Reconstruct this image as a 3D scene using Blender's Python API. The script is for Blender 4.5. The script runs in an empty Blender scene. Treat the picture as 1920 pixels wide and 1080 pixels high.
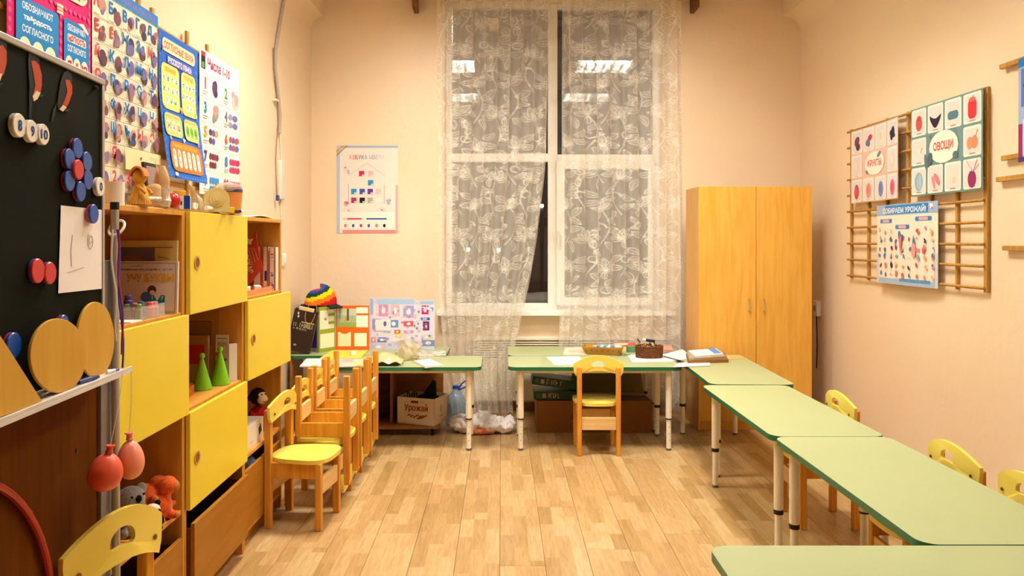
import bpy, math, random
from mathutils import Vector, Matrix, Euler
random.seed(7)
SC = bpy.context.scene
COL = SC.collection

# ---------------------------------------------------------------- camera
F, CX, CY, E = 1430.0, 940.0, 450.0, 1.42        # focal length and vanishing point in 1920x1080 pixels, eye height
cam_data = bpy.data.cameras.new('camera'); cam = bpy.data.objects.new('camera', cam_data); COL.objects.link(cam)
cam.location = (0, 0, E); cam.rotation_euler = (math.pi/2, 0, 0)
cam_data.sensor_width = 36; cam_data.lens = F/1920*36
cam_data.shift_x = (960-CX)/1920; cam_data.shift_y = -(540-CY)/1920
cam_data.clip_start = 0.02
SC.camera = cam

# ---------------------------------------------------------------- world: overcast winter night outside the window
wd = bpy.data.worlds.new('night'); SC.world = wd; wd.use_nodes = True
wd.node_tree.nodes['Background'].inputs[0].default_value = (0.30, 0.27, 0.27, 1)
wd.node_tree.nodes['Background'].inputs[1].default_value = 0.28

# ---------------------------------------------------------------- exposure
SC.view_settings.view_transform = 'Standard'; SC.view_settings.look = 'None'
SC.view_settings.gamma = 1; SC.view_settings.use_curve_mapping = False
SC.view_settings.exposure = 0.44
SC.cycles.transparent_max_bounces = 32
SC.cycles.sample_clamp_indirect = 6

# ---------------------------------------------------------------- room size (metres), ceiling lamps
XL, XR, YB, YF, ZC = -1.59, 2.50, 6.38, -1.25, 3.45
LAMP_POWER, LAMP_COL = (58, 58, 14, 14), (1.0, 0.97, 0.86)
LAMPS = [(-0.60, 4.3), (1.15, 4.3), (-0.60, 2.4), (1.15, 2.4)]

def at(px, py, Y):            # pixel + depth -> point
    return Vector(((px-CX)*Y/F, Y, E-(py-CY)*Y/F))
def on_z(px, py, z):          # pixel on a level surface
    Y = (E-z)*F/(py-CY); return Vector(((px-CX)*Y/F, Y, z))
def on_x(px, py, X):          # pixel on a side wall
    Y = X*F/(px-CX); return Vector((X, Y, E-(py-CY)*Y/F))

# ---------------------------------------------------------------- materials
def lin(h):
    if isinstance(h, str):
        h = h.lstrip('#'); c = [int(h[i:i+2], 16)/255 for i in (0, 2, 4)]
    else: c = [x/255 for x in h[:3]]
    return [x/12.92 if x <= .04045 else ((x+.055)/1.055)**2.4 for x in c]
MATS = {}
def _new(name):
    m = bpy.data.materials.new(name); m.use_nodes = True; MATS[name] = m
    nt = m.node_tree; return m, nt, nt.nodes['Principled BSDF']
def mat(name, col, rough=.5, spec=.4, metal=0, vary=0.06, scale=6.0, bump=0, bscale=60, sheen=0, sss=0):
    if name in MATS: return MATS[name]
    m, nt, b = _new(name); c = lin(col)
    b.inputs['Roughness'].default_value = rough; b.inputs['Specular IOR Level'].default_value = spec
    b.inputs['Metallic'].default_value = metal
    if sheen: b.inputs['Sheen Weight'].default_value = sheen
    if sss:
        b.inputs['Subsurface Weight'].default_value = sss; b.inputs['Subsurface Radius'].default_value = (.03, .015, .01)
    tc = nt.nodes.new('ShaderNodeTexCoord')
    n = nt.nodes.new('ShaderNodeTexNoise'); n.inputs['Scale'].default_value = scale; n.inputs['Detail'].default_value = 3
    nt.links.new(tc.outputs['Object'], n.inputs['Vector'])
    r = nt.nodes.new('ShaderNodeValToRGB')
    r.color_ramp.elements[0].position = .3; r.color_ramp.elements[1].position = .7
    r.color_ramp.elements[0].color = [x*(1-vary) for x in c]+[1]
    r.color_ramp.elements[1].color = [min(1, x*(1+vary)) for x in c]+[1]
    nt.links.new(n.outputs['Fac'], r.inputs['Fac']); nt.links.new(r.outputs['Color'], b.inputs['Base Color'])
    if bump:
        n2 = nt.nodes.new('ShaderNodeTexNoise'); n2.inputs['Scale'].default_value = bscale; n2.inputs['Detail'].default_value = 4
        nt.links.new(tc.outputs['Object'], n2.inputs['Vector'])
        bp = nt.nodes.new('ShaderNodeBump'); bp.inputs['Strength'].default_value = bump; bp.inputs['Distance'].default_value = .01
        nt.links.new(n2.outputs['Fac'], bp.inputs['Height']); nt.links.new(bp.outputs['Normal'], b.inputs['Normal'])
    return m
def wood(name, c1, c2, stretch=(14, 14, 1.2), rough=.5, spec=.22, scale=3.0, knots=0):
    if name in MATS: return MATS[name]
    m, nt, b = _new(name)
    b.inputs['Roughness'].default_value = rough; b.inputs['Specular IOR Level'].default_value = spec
    tc = nt.nodes.new('ShaderNodeTexCoord'); mp = nt.nodes.new('ShaderNodeMapping')
    mp.inputs['Scale'].default_value = stretch
    nt.links.new(tc.outputs['Object'], mp.inputs['Vector'])
    n = nt.nodes.new('ShaderNodeTexNoise'); n.inputs['Scale'].default_value = scale; n.inputs['Detail'].default_value = 6
    n.inputs['Distortion'].default_value = .6
    nt.links.new(mp.outputs['Vector'], n.inputs['Vector'])
    r = nt.nodes.new('ShaderNodeValToRGB')
    r.color_ramp.elements[0].position = .36; r.color_ramp.elements[1].position = .64
    r.color_ramp.elements[0].color = lin(c1)+[1]; r.color_ramp.elements[1].color = lin(c2)+[1]
    nt.links.new(n.outputs['Fac'], r.inputs['Fac']); out = r.outputs['Color']
    if knots:
        v = nt.nodes.new('ShaderNodeTexVoronoi'); v.inputs['Scale'].default_value = knots; v.inputs['Randomness'].default_value = 1
        nt.links.new(tc.outputs['Object'], v.inputs['Vector'])
        r2 = nt.nodes.new('ShaderNodeValToRGB'); r2.color_ramp.elements[0].position = .05; r2.color_ramp.elements[1].position = .12
        r2.color_ramp.elements[0].color = (.35, .2, .1, 1); r2.color_ramp.elements[1].color = (1, 1, 1, 1)
        nt.links.new(v.outputs['Distance'], r2.inputs['Fac'])
        mx = nt.nodes.new('ShaderNodeMixRGB'); mx.blend_type = 'MULTIPLY'; mx.inputs[0].default_value = .8
        nt.links.new(out, mx.inputs[1]); nt.links.new(r2.outputs['Color'], mx.inputs[2]); out = mx.outputs[0]
    nt.links.new(out, b.inputs['Base Color'])
    return m
def print_mat(name='printed paper', rough=.5, spec=.14):
    if name in MATS: return MATS[name]
    m, nt, b = _new(name)
    a = nt.nodes.new('ShaderNodeAttribute'); a.attribute_name = 'Col'
    nt.links.new(a.outputs['Color'], b.inputs['Base Color'])
    b.inputs['Roughness'].default_value = rough; b.inputs['Specular IOR Level'].default_value = spec
    return m
def emit(name, col, s):
    m, nt, b = _new(name); b.inputs['Base Color'].default_value = lin(col)+[1]
    b.inputs['Emission Color'].default_value = lin(col)+[1]; b.inputs['Emission Strength'].default_value = s
    return m
def clear(name, col, opacity=.15, rough=.05):     # thin clear plastic or glass film
    if name in MATS: return MATS[name]
    m, nt, b = _new(name); out = nt.nodes['Material Output']
    b.inputs['Base Color'].default_value = lin(col)+[1]; b.inputs['Roughness'].default_value = rough
    t = nt.nodes.new('ShaderNodeBsdfTransparent'); mx = nt.nodes.new('ShaderNodeMixShader'); mx.inputs[0].default_value = opacity
    t.inputs[0].default_value = [.6+.4*x for x in lin(col)]+[1]
    nt.links.new(t.outputs[0], mx.inputs[1]); nt.links.new(b.outputs[0], mx.inputs[2]); nt.links.new(mx.outputs[0], out.inputs['Surface'])
    return m
def cloth(name, col, opacity):
    m, nt, b = _new(name); out = nt.nodes['Material Output']; nt.nodes.remove(b)
    d = nt.nodes.new('ShaderNodeBsdfDiffuse'); d.inputs[0].default_value = lin(col)+[1]
    tl = nt.nodes.new('ShaderNodeBsdfTranslucent'); tl.inputs[0].default_value = lin(col)+[1]
    m1 = nt.nodes.new('ShaderNodeMixShader'); m1.inputs[0].default_value = .35
    nt.links.new(d.outputs[0], m1.inputs[1]); nt.links.new(tl.outputs[0], m1.inputs[2])
    t = nt.nodes.new('ShaderNodeBsdfTransparent'); m2 = nt.nodes.new('ShaderNodeMixShader')
    tc = nt.nodes.new('ShaderNodeTexCoord'); n = nt.nodes.new('ShaderNodeTexNoise'); n.inputs['Scale'].default_value = 9
    nt.links.new(tc.outputs['Object'], n.inputs['Vector'])
    mr = nt.nodes.new('ShaderNodeMapRange'); mr.inputs['To Min'].default_value = opacity*.95; mr.inputs['To Max'].default_value = min(1, opacity*1.05)
    nt.links.new(n.outputs['Fac'], mr.inputs['Value']); nt.links.new(mr.outputs[0], m2.inputs[0])
    nt.links.new(t.outputs[0], m2.inputs[1]); nt.links.new(m1.outputs[0], m2.inputs[2]); nt.links.new(m2.outputs[0], out.inputs['Surface'])
    return m
def glass_mat():
    m, nt, b = _new('window glass'); out = nt.nodes['Material Output']; nt.nodes.remove(b)
    t = nt.nodes.new('ShaderNodeBsdfTransparent'); t.inputs[0].default_value = (.93, .95, .94, 1)
    g = nt.nodes.new('ShaderNodeBsdfGlossy'); g.inputs['Roughness'].default_value = 0.0
    fr = nt.nodes.new('ShaderNodeFresnel'); fr.inputs[0].default_value = 1.75
    mx = nt.nodes.new('ShaderNodeMixShader')
    nt.links.new(fr.outputs[0], mx.inputs[0]); nt.links.new(t.outputs[0], mx.inputs[1]); nt.links.new(g.outputs[0], mx.inputs[2])
    nt.links.new(mx.outputs[0], out.inputs['Surface']); return m

# ---------------------------------------------------------------- mesh helpers
class MB:
    def __init__(s): s.v = []; s.f = []; s.m = []; s.c = []; s.usecol = False
    def add(s, verts, faces, m=0, col=None):
        o = len(s.v); s.v += [tuple(p) for p in verts]
        for f in faces: s.f.append([i+o for i in f]); s.m.append(m); s.c.append(col)
        if col is not None: s.usecol = True
        return s
    def box(s, x0, x1, y0, y1, z0, z1, m=0, M=None, col=None):
        v = [Vector(p) for p in ((x0,y0,z0),(x1,y0,z0),(x1,y1,z0),(x0,y1,z0),(x0,y0,z1),(x1,y0,z1),(x1,y1,z1),(x0,y1,z1))]
        if M is not None: v = [M @ p for p in v]
        return s.add(v, [(0,3,2,1),(4,5,6,7),(0,1,5,4),(1,2,6,5),(2,3,7,6),(3,0,4,7)], m, col)
    def tube(s, pts, r, n=10, m=0, cap=True, col=None):
        pts = [Vector(p) for p in pts]; rs = r if isinstance(r, (list, tuple)) else [r]*len(pts)
        V = []; Fc = []; up = None
        for i, p in enumerate(pts):
            d = (pts[min(i+1, len(pts)-1)]-pts[max(i-1, 0)]).normalized()
            if up is None:
                up = Vector((0,0,1)) if abs(d.z) < .9 else Vector((1,0,0))
            a = d.cross(up).normalized(); b = a.cross(d).normalized(); up = b
            for k in range(n):
                t = 2*math.pi*k/n; V.append(p+a*math.cos(t)*rs[i]+b*math.sin(t)*rs[i])
        for i in range(len(pts)-1):
            for k in range(n):
                k2 = (k+1) % n; Fc.append((i*n+k, i*n+k2, (i+1)*n+k2, (i+1)*n+k))
        if cap: Fc.append(tuple(range(n-1, -1, -1))); q = (len(pts)-1)*n; Fc.append(tuple(range(q, q+n)))
        return s.add(V, Fc, m, col)
    def cyl(s, p0, p1, r0, r1=None, n=20, m=0, col=None):
        return s.tube([p0, p1], [r0, r0 if r1 is None else r1], n, m, True, col)
    def lathe(s, prof, n=28, m=0, M=None, col=None, sx=1, sy=1):     # prof: (r, z) bottom to top
        V = []; Fc = []
        for r, z in prof:
            for k in range(n):
                t = 2*math.pi*k/n; V.append(Vector((r*math.cos(t)*sx, r*math.sin(t)*sy, z)))
        if M is not None: V = [M @ p for p in V]
        for i in range(len(prof)-1):
            for k in range(n):
                k2 = (k+1) % n; Fc.append((i*n+k, i*n+k2, (i+1)*n+k2, (i+1)*n+k))
        Fc.append(tuple(range(n-1, -1, -1))); q = (len(prof)-1)*n; Fc.append(tuple(range(q, q+n)))
        return s.add(V, Fc, m, col)
    def ell(s, c, r, n=16, M=None, m=0, col=None):
        c = Vector(c); r = (r, r, r) if isinstance(r, (int, float)) else r
        V = [Vector((0,0,-r[2]))]; Fc = []; h = n//2
        for i in range(1, h):
            a = -math.pi/2+math.pi*i/h
            for k in range(n):
                t = 2*math.pi*k/n; V.append(Vector((r[0]*math.cos(a)*math.cos(t), r[1]*math.cos(a)*math.sin(t), r[2]*math.sin(a))))
        V.append(Vector((0,0,r[2])))
        for k in range(n): Fc.append((0, 1+(k+1) % n, 1+k))
        for i in range(h-2):
            for k in range(n):
                k2 = (k+1) % n; Fc.append((1+i*n+k, 1+i*n+k2, 1+(i+1)*n+k2, 1+(i+1)*n+k))
        L = len(V)-1; b = 1+(h-2)*n
        for k in range(n): Fc.append((b+k, b+(k+1) % n, L))
        if M is not None: V = [M @ p for p in V]
        return s.add([p+c for p in V], Fc, m, col)
    def prism(s, poly, fn, t0, t1, m=0, medge=None, hole=None, col=None):
        """outline (a,b) extruded t0..t1; fn(a,b,t)->point; optional hole with the same number of points"""
        me = m if medge is None else medge; n = len(poly)
        if hole is None:
            V = [fn(a, b, t0) for a, b in poly]+[fn(a, b, t1) for a, b in poly]
            s.add(V, [tuple(range(n-1, -1, -1)), tuple(range(n, 2*n))], m, col)
            s.add(V, [(i, (i+1) % n, n+(i+1) % n, n+i) for i in range(n)], me, col)
        else:
            V = [fn(a, b, t) for t in (t0, t1) for P in (poly, hole) for a, b in P]
            fc = []
            for i in range(n):
                j = (i+1) % n
                fc += [(n+i, n+j, j, i), (2*n+i, 2*n+j, 3*n+j, 3*n+i)]
            s.add(V, fc, m, col)
            s.add(V, [(i, (i+1) % n, 2*n+(i+1) % n, 2*n+i) for i in range(n)]+[(n+(i+1) % n, n+i, 3*n+i, 3*n+(i+1) % n) for i in range(n)], me, col)
        return s
    def grid(s, fn, nu, nv, m=0, col=None):
        V = [fn(i/nu, j/nv) for j in range(nv+1) for i in range(nu+1)]
        return s.add(V, [(j*(nu+1)+i, j*(nu+1)+i+1, (j+1)*(nu+1)+i+1, (j+1)*(nu+1)+i) for j in range(nv) for i in range(nu)], m, col)
    def mesh(s, name, mats):
        me = bpy.data.meshes.new(name); me.from_pydata(s.v, [], s.f)
        for x in (mats if isinstance(mats, (list, tuple)) else [mats]): me.materials.append(x)
        me.polygons.foreach_set('material_index', s.m)
        if s.usecol:
            ca = me.color_attributes.new('Col', 'FLOAT_COLOR', 'CORNER'); buf = []
            for f, c in zip(s.f, s.c): buf += (list(c or (1,1,1))+[1])*len(f)
            ca.data.foreach_set('color', buf)
        me.validate(); me.update(); return me
    def build(s, name, mats, parent=None, smooth=35, bevel=0, seg=2, loc=None, rot=None, solid=0, sub=0, remesh=0):
        me = s.mesh(name, mats)
        if smooth is not None:
            me.shade_smooth()
            if smooth < 180: me.set_sharp_from_angle(angle=math.radians(smooth))
        o = bpy.data.objects.new(name, me); COL.objects.link(o)
        if parent is not None: o.parent = parent
        if loc is not None: o.location = loc
        if rot is not None: o.rotation_euler = rot
        if remesh:
            md = o.modifiers.new('fuse', 'REMESH'); md.mode = 'VOXEL'; md.voxel_size = remesh; md.use_smooth_shade = True
            ms = o.modifiers.new('smooth', 'SMOOTH'); ms.iterations = 4; ms.factor = .6
        if solid:
            md = o.modifiers.new('solid', 'SOLIDIFY'); md.thickness = solid
        if bevel:
            md = o.modifiers.new('bevel', 'BEVEL'); md.width = bevel; md.segments = seg; md.limit_method = 'ANGLE'
            md.angle_limit = math.radians(40); md.harden_normals = False
        if sub:
            md = o.modifiers.new('sub', 'SUBSURF'); md.levels = sub; md.render_levels = sub
        return o
def tag(o, label, cat, group=None, kind=None):
    o['label'] = label; o['category'] = cat
    if group: o['group'] = group
    if kind: o['kind'] = kind
    return o
def struct(o, label=None):
    o['kind'] = 'structure'
    if label: o['label'] = label
    return o
def empty(name, loc=(0,0,0), rz=0, label=None, cat=None, group=None):
    o = bpy.data.objects.new(name, None); o.empty_display_size = .05; COL.objects.link(o)
    o.location = loc; o.rotation_euler = (0, 0, rz)
    if label: tag(o, label, cat, group)
    return o
def copy_tree(o, parent=None):
    kids = list(o.children); c = o.copy(); COL.objects.link(c); c.parent = parent
    for k in kids: copy_tree(k, c)
    return c
def rrect(w, h, r, n=5, cx=0, cy=0):
    P = []
    for sx, sy, a0 in ((1,1,0), (-1,1,90), (-1,-1,180), (1,-1,270)):
        for k in range(n+1):
            a = math.radians(a0+90*k/n); P.append((cx+sx*(w/2-r)+r*math.cos(a), cy+sy*(h/2-r)+r*math.sin(a)))
    return P
def ellipse(rx, ry, n=24, cx=0, cy=0, a0=0):
    ca, sa = math.cos(a0), math.sin(a0); P = []
    for k in range(n):
        t = 2*math.pi*k/n; x, y = rx*math.cos(t), ry*math.sin(t); P.append((cx+x*ca-y*sa, cy+x*sa+y*ca))
    return P
def Rz(a): return Matrix.Rotation(a, 4, 'Z')
def T(x, y, z): return Matrix.Translation((x, y, z))

# ---------------------------------------------------------------- flat print: coloured shapes and lettering on a surface
_TXT = {}
def text_shape(s, bold=0.0):
    k = (s, bold)
    if k not in _TXT:
        cu = bpy.data.curves.new('t', 'FONT'); cu.body = s; cu.offset = bold; cu.resolution_u = 2
        o = bpy.data.objects.new('t', cu); COL.objects.link(o)
        dg = bpy.context.evaluated_depsgraph_get(); ev = o.evaluated_get(dg); me = ev.to_mesh()
        V = [(v.co.x, v.co.y) for v in me.vertices]; Fc = [tuple(p.vertices) for p in me.polygons]
        ev.to_mesh_clear(); bpy.data.objects.remove(o); bpy.data.curves.remove(cu)
        x0 = min(v[0] for v in V); x1 = max(v[0] for v in V); y0 = min(v[1] for v in V); y1 = max(v[1] for v in V)
        _TXT[k] = ([((x-x0)/(x1-x0), (y-y0)/(y1-y0)) for x, y in V], Fc, (x1-x0)/(y1-y0))
    return _TXT[k]
class Sheet:
    """prints on fn(u, v, d) -> point (u right, v up in metres, d off the surface)"""
    def __init__(s, fn, axis=None, step=.03): s.fn = fn; s.pic = MB(); s.txt = MB(); s.d = .0006; s.axis = axis; s.step = step
    def _d(s): s.d += .00004; return s.d
    def poly(s, P, col, into=None):
        d = s._d()
        for Q in (s.slices(P) if s.axis is not None else [P]):
            s.pic.add([s.fn(a, b, d) for a, b in Q], [tuple(range(len(Q)))], 0, lin(col))
        return s
    def slices(s, P):           # cut a convex outline into strips so that it follows a bent sheet
        ax = s.axis; lo = min(q[ax] for q in P); hi = max(q[ax] for q in P); out = []
        def clip(Q, c, sign):
            R = []
            for i in range(len(Q)):
                a, b = Q[i], Q[(i+1) % len(Q)]; da, db = sign*(a[ax]-c), sign*(b[ax]-c)
                if da >= 0: R.append(a)
                if (da > 0 > db) or (da < 0 < db):
                    t = da/(da-db); R.append((a[0]+(b[0]-a[0])*t, a[1]+(b[1]-a[1])*t))
            return R
        k = math.floor(lo/s.step+1e-6)
        while k*s.step < hi-1e-7:
            Q = clip(P, k*s.step, 1); Q = clip(Q, (k+1)*s.step, -1) if len(Q) > 2 else Q
            if len(Q) > 2: out.append(Q)
            k += 1
        return out
    def rect(s, u0, v0, u1, v1, col): return s.poly([(u0, v0), (u1, v0), (u1, v1), (u0, v1)], col)
    def rr(s, cx, cy, w, h, r, col):
        return s.poly(rrect(w, h, r, 4, cx, cy), col)
    def ell(s, cx, cy, rx, ry, col, a=0, n=18): return s.poly(ellipse(rx, ry, n, cx, cy, a), col)
    def line(s, u0, v0, u1, v1, w, col):
        dx, dy = u1-u0, v1-v0; L = math.hypot(dx, dy) or 1; nx, ny = -dy/L*w/2, dx/L*w/2
        return s.poly([(u0+nx, v0+ny), (u0-nx, v0-ny), (u1-nx, v1-ny), (u1+nx, v1+ny)], col)
    def frame(s, u0, v0, u1, v1, w, col):
        s.line(u0, v0, u1, v0, w, col); s.line(u0, v1, u1, v1, w, col); s.line(u0, v0, u0, v1, w, col); s.line(u1, v0, u1, v1, w, col); return s
    def text(s, t, cx, cy, w, h, col, bold=.02, ang=0):
        V, Fc, asp = text_shape(t, bold); d = s._d()
        if w is None: w = asp*h
        ca, sa = math.cos(ang), math.sin(ang)
        pts = []
        for x, y in V:
            X, Y = (x-.5)*w, (y-.5)*h; pts.append(s.fn(cx+X*ca-Y*sa, cy+X*sa+Y*ca, d))
        s.txt.add(pts, Fc, 0, lin(col)); return s
    def blob(s, cx, cy, r, cols, n=4, seed=0):      # small printed picture: a few overlapping shapes
        rn = random.Random(seed)
        for i in range(n):
            s.ell(cx+rn.uniform(-.35, .35)*r, cy+rn.uniform(-.5, .5)*r, r*rn.uniform(.3, .62), r*rn.uniform(.3, .7), rn.choice(cols), rn.uniform(0, 3), 12)
        return s
    def scribble(s, cx, cy, w, h, col, n, seed=0):   # print too small to read: upright strokes and short bars
        rn = random.Random(seed); st = w/n
        for i in range(n):
            u = cx-w/2+st*(i+.5)
            if rn.random() < .12: continue
            s.line(u-st*.25, cy-h/2, u-st*.25, cy+h/2, st*.22, col)
            if rn.random() < .7: v = cy+rn.choice((-.5, 0, .5))*h; s.line(u-st*.25, v, u+st*.3, v, h*.16, col)
            if rn.random() < .5: s.line(u+st*.25, cy-h/2, u+st*.25, cy+h*rn.choice((.5, 0)), st*.2, col)
        return s
    def finish(s, parent, M=None):
        m = print_mat()
        if s.pic.v: s.pic.build('printed_picture', m, parent, smooth=None)['kind'] = 'stuff'
        if s.txt.v: s.txt.build('lettering', m, parent, smooth=None)['kind'] = 'stuff'
def plane(o, U, V, bend=None):
    o, U, V = Vector(o), Vector(U).normalized(), Vector(V).normalized(); N = U.cross(V).normalized()
    if bend is None: return lambda u, v, d=0: o+U*u+V*v+N*d
    return lambda u, v, d=0: o+U*u+V*v+N*(d+bend(u, v))
def poster(name, o, U, V, w, h, base, label, cat='poster', group=None, bend=None, axis=None, thick=.0012):
    fn = plane(o, U, V, bend); mb = MB(); st = .03
    L = (w, h); cuts = [[0, L[k]] if axis != k else [min(i*st, L[k]) for i in range(int(math.ceil(L[k]/st-1e-6))+1)] for k in (0, 1)]
    cu, cv = cuts; nu, nv = len(cu)-1, len(cv)-1
    mb.grid(lambda a, b: fn(cu[round(a*nu)], cv[round(b*nv)], 0), nu, nv, 0, lin(base)); mb.grid(lambda a, b: fn(cu[nu-round(a*nu)], cv[round(b*nv)], -thick), nu, nv, 0, lin('#f2ead8'))
    mb.grid(lambda a, b: fn(cu[round(a*nu)], 0, -thick*(1-b)), nu, 1, 0, lin(base)); mb.grid(lambda a, b: fn(cu[nu-round(a*nu)], h, -thick*(1-b)), nu, 1, 0, lin(base))
    mb.grid(lambda a, b: fn(w, cv[round(a*nv)], -thick*(1-b)), nv, 1, 0, lin(base)); mb.grid(lambda a, b: fn(0, cv[nv-round(a*nv)], -thick*(1-b)), nv, 1, 0, lin(base))
    r = mb.build(name, print_mat(), smooth=50); tag(r, label, cat, group)
    return r, Sheet(fn, axis, st)
# ================================================================ THE ROOM
def wall_paint(name, base, dark):
    m, nt, b = _new(name); tc = nt.nodes.new('ShaderNodeTexCoord')
    n = nt.nodes.new('ShaderNodeTexNoise'); n.inputs['Scale'].default_value = 1.3; n.inputs['Detail'].default_value = 5
    nt.links.new(tc.outputs['Object'], n.inputs['Vector'])
    r = nt.nodes.new('ShaderNodeValToRGB'); r.color_ramp.elements[0].position = .3; r.color_ramp.elements[1].position = .7
    r.color_ramp.elements[0].color = lin(dark)+[1]; r.color_ramp.elements[1].color = lin(base)+[1]
    nt.links.new(n.outputs['Fac'], r.inputs['Fac']); nt.links.new(r.outputs['Color'], b.inputs['Base Color'])
    n2 = nt.nodes.new('ShaderNodeTexNoise'); n2.inputs['Scale'].default_value = 14; n2.inputs['Detail'].default_value = 6
    nt.links.new(tc.outputs['Object'], n2.inputs['Vector'])
    bp = nt.nodes.new('ShaderNodeBump'); bp.inputs['Strength'].default_value = .12; bp.inputs['Distance'].default_value = .03
    nt.links.new(n2.outputs['Fac'], bp.inputs['Height']); nt.links.new(bp.outputs['Normal'], b.inputs['Normal'])
    b.inputs['Roughness'].default_value = .42; b.inputs['Specular IOR Level'].default_value = .35
    return m
WALL = wall_paint('peach wall paint', '#f4dec2', '#f1d8b8')
CEIL = mat('ceiling paint', '#dcc09a', .8, .2, bump=.05, bscale=20)
WHITE = mat('white plastic', '#f4efe6', .35, .5, vary=.02)
SILLM = mat('white sill', '#fbf8f2', .3, .5, vary=.02)

# floor: laminate boards, three printed strips on each
def laminate():
    m, nt, b = _new('beech laminate'); L = nt.links.new; N = nt.nodes.new
    tc = N('ShaderNodeTexCoord'); oi = N('ShaderNodeObjectInfo'); sp = N('ShaderNodeSeparateXYZ'); L(tc.outputs['Object'], sp.inputs[0])
    def mth(op, a, bb=None):
        n = N('ShaderNodeMath'); n.operation = op
        for i, x in enumerate((a, bb)):
            if x is None: continue
            if isinstance(x, (int, float)): n.inputs[i].default_value = x
            else: L(x, n.inputs[i])
        return n.outputs[0]
    row = mth('FLOOR', mth('DIVIDE', sp.outputs['X'], .066))
    seg = mth('FLOOR', mth('ADD', mth('DIVIDE', sp.outputs['Y'], .40), mth('MULTIPLY', mth('ADD', row, mth('MULTIPLY', oi.outputs['Random'], 7.0)), .37)))
    cb = N('ShaderNodeCombineXYZ'); L(row, cb.inputs[0]); L(seg, cb.inputs[1]); L(mth('MULTIPLY', oi.outputs['Random'], 91.0), cb.inputs[2])
    wn = N('ShaderNodeTexWhiteNoise'); L(cb.outputs[0], wn.inputs['Vector'])
    mp = N('ShaderNodeMapping'); mp.inputs['Scale'].default_value = (26, 2.2, 1)
    add = N('ShaderNodeVectorMath'); add.operation = 'ADD'; L(tc.outputs['Object'], add.inputs[0]); L(wn.outputs['Color'], add.inputs[1])
    L(add.outputs[0], mp.inputs['Vector'])
    ns = N('ShaderNodeTexNoise'); ns.inputs['Scale'].default_value = 2.2; ns.inputs['Detail'].default_value = 6; ns.inputs['Distortion'].default_value = 1.2
    L(mp.outputs[0], ns.inputs['Vector'])
    r1 = N('ShaderNodeValToRGB'); e = r1.color_ramp.elements; e[0].position = .0; e[1].position = 1
    e[0].color = lin('#ab8854')+[1]; e[1].color = lin('#c6a97a')+[1]; q = e.new(.5); q.color = lin('#bf9a69')+[1]
    L(wn.outputs['Value'], r1.inputs['Fac'])
    r2 = N('ShaderNodeValToRGB'); r2.color_ramp.elements[0].position = .35; r2.color_ramp.elements[1].position = .6
    r2.color_ramp.elements[0].color = (.74, .68, .6, 1); r2.color_ramp.elements[1].color = (1, 1, 1, 1)
    L(ns.outputs['Fac'], r2.inputs['Fac'])
    mx = N('ShaderNodeMixRGB'); mx.blend_type = 'MULTIPLY'; mx.inputs[0].default_value = .75
    L(r1.outputs['Color'], mx.inputs[1]); L(r2.outputs['Color'], mx.inputs[2]); L(mx.outputs[0], b.inputs['Base Color'])
    b.inputs['Roughness'].default_value = .38; b.inputs['Specular IOR Level'].default_value = .45
    return m
LAM = laminate()
floor = struct(MB().box(XL-.1, XR+.1, YF-.1, YB+.2, -.08, -.009).build('floor', mat('underlay', '#8a6a45', .9), smooth=None))
BW, BL = .198, 1.285
cols_n = int((XR-XL)/BW)+1
plank_me = {}
for i in range(cols_n):
    x0 = XL+i*BW; x1 = min(x0+BW, XR); y = YF-((i*0.43) % 1.0)*BL
    while y < YB:
        a, b = max(y, YF), min(y+BL, YB)
        if b-a > .02:
            key = (round(x1-x0, 3), round(b-a, 3))
            if key not in plank_me:
                plank_me[key] = MB().box(.0006, key[0]-.0006, .0006, key[1]-.0006, -.009, 0).mesh('plank', LAM)
            o = bpy.data.objects.new('plank', plank_me[key]); COL.objects.link(o); o.parent = floor; o.location = (x0, a, 0)
            md = o.modifiers.new('bevel', 'BEVEL'); md.width = .0012; md.segments = 1
        y += BL

# walls
struct(MB().box(XL-.12, XL, YF-.12, YB+.3, -.05, ZC).build('wall_left', WALL, smooth=None))
struct(MB().box(XR, XR+.12, YF-.12, YB+.3, -.05, ZC).build('wall_right', WALL, smooth=None))
struct(MB().box(XL-.12, XR+.12, YF-.12, YF, -.05, ZC).build('wall_front', mat('tan front wall', '#a8835a', .6), smooth=None))
struct(MB().box(XL-.12, XR+.12, YF-.12, YB+.3, ZC, ZC+.1).build('ceiling', CEIL, smooth=None))
GY = 6.50                                   # window frame plane
WX0, WX1 = at(834, 0, YB).x, at(1242, 0, YB).x
WZ0, WZ1 = .80, 3.43
mb = MB()
mb.box(XL-.12, WX0, YB, YB+.18, -.05, ZC); mb.box(WX1, XR+.12, YB, YB+.18, -.05, ZC)
mb.box(WX0, WX1, YB, YB+.18, -.05, WZ0-.02); mb.box(WX0, WX1, YB, YB+.18, WZ1, ZC)
struct(mb.build('wall_back', WALL, smooth=None))
# rounded bulkheads along both side walls below the ceiling
def bulkhead(name, x0, dx):
    prof = [(x0, 3.17)]+[(x0+dx*(1-math.cos(t)), 3.17+.12*math.sin(t)) for t in [math.pi/2*k/6 for k in range(1, 7)]]+[(x0+dx, ZC), (x0, ZC)]
    m = MB(); m.prism(prof, lambda a, b, t: (a, t, b), YF, YB)
    return struct(m.build(name, WALL, smooth=30))
bulkhead('trim_1', XL, .10); bulkhead('trim_2', XR, -.14)
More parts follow.
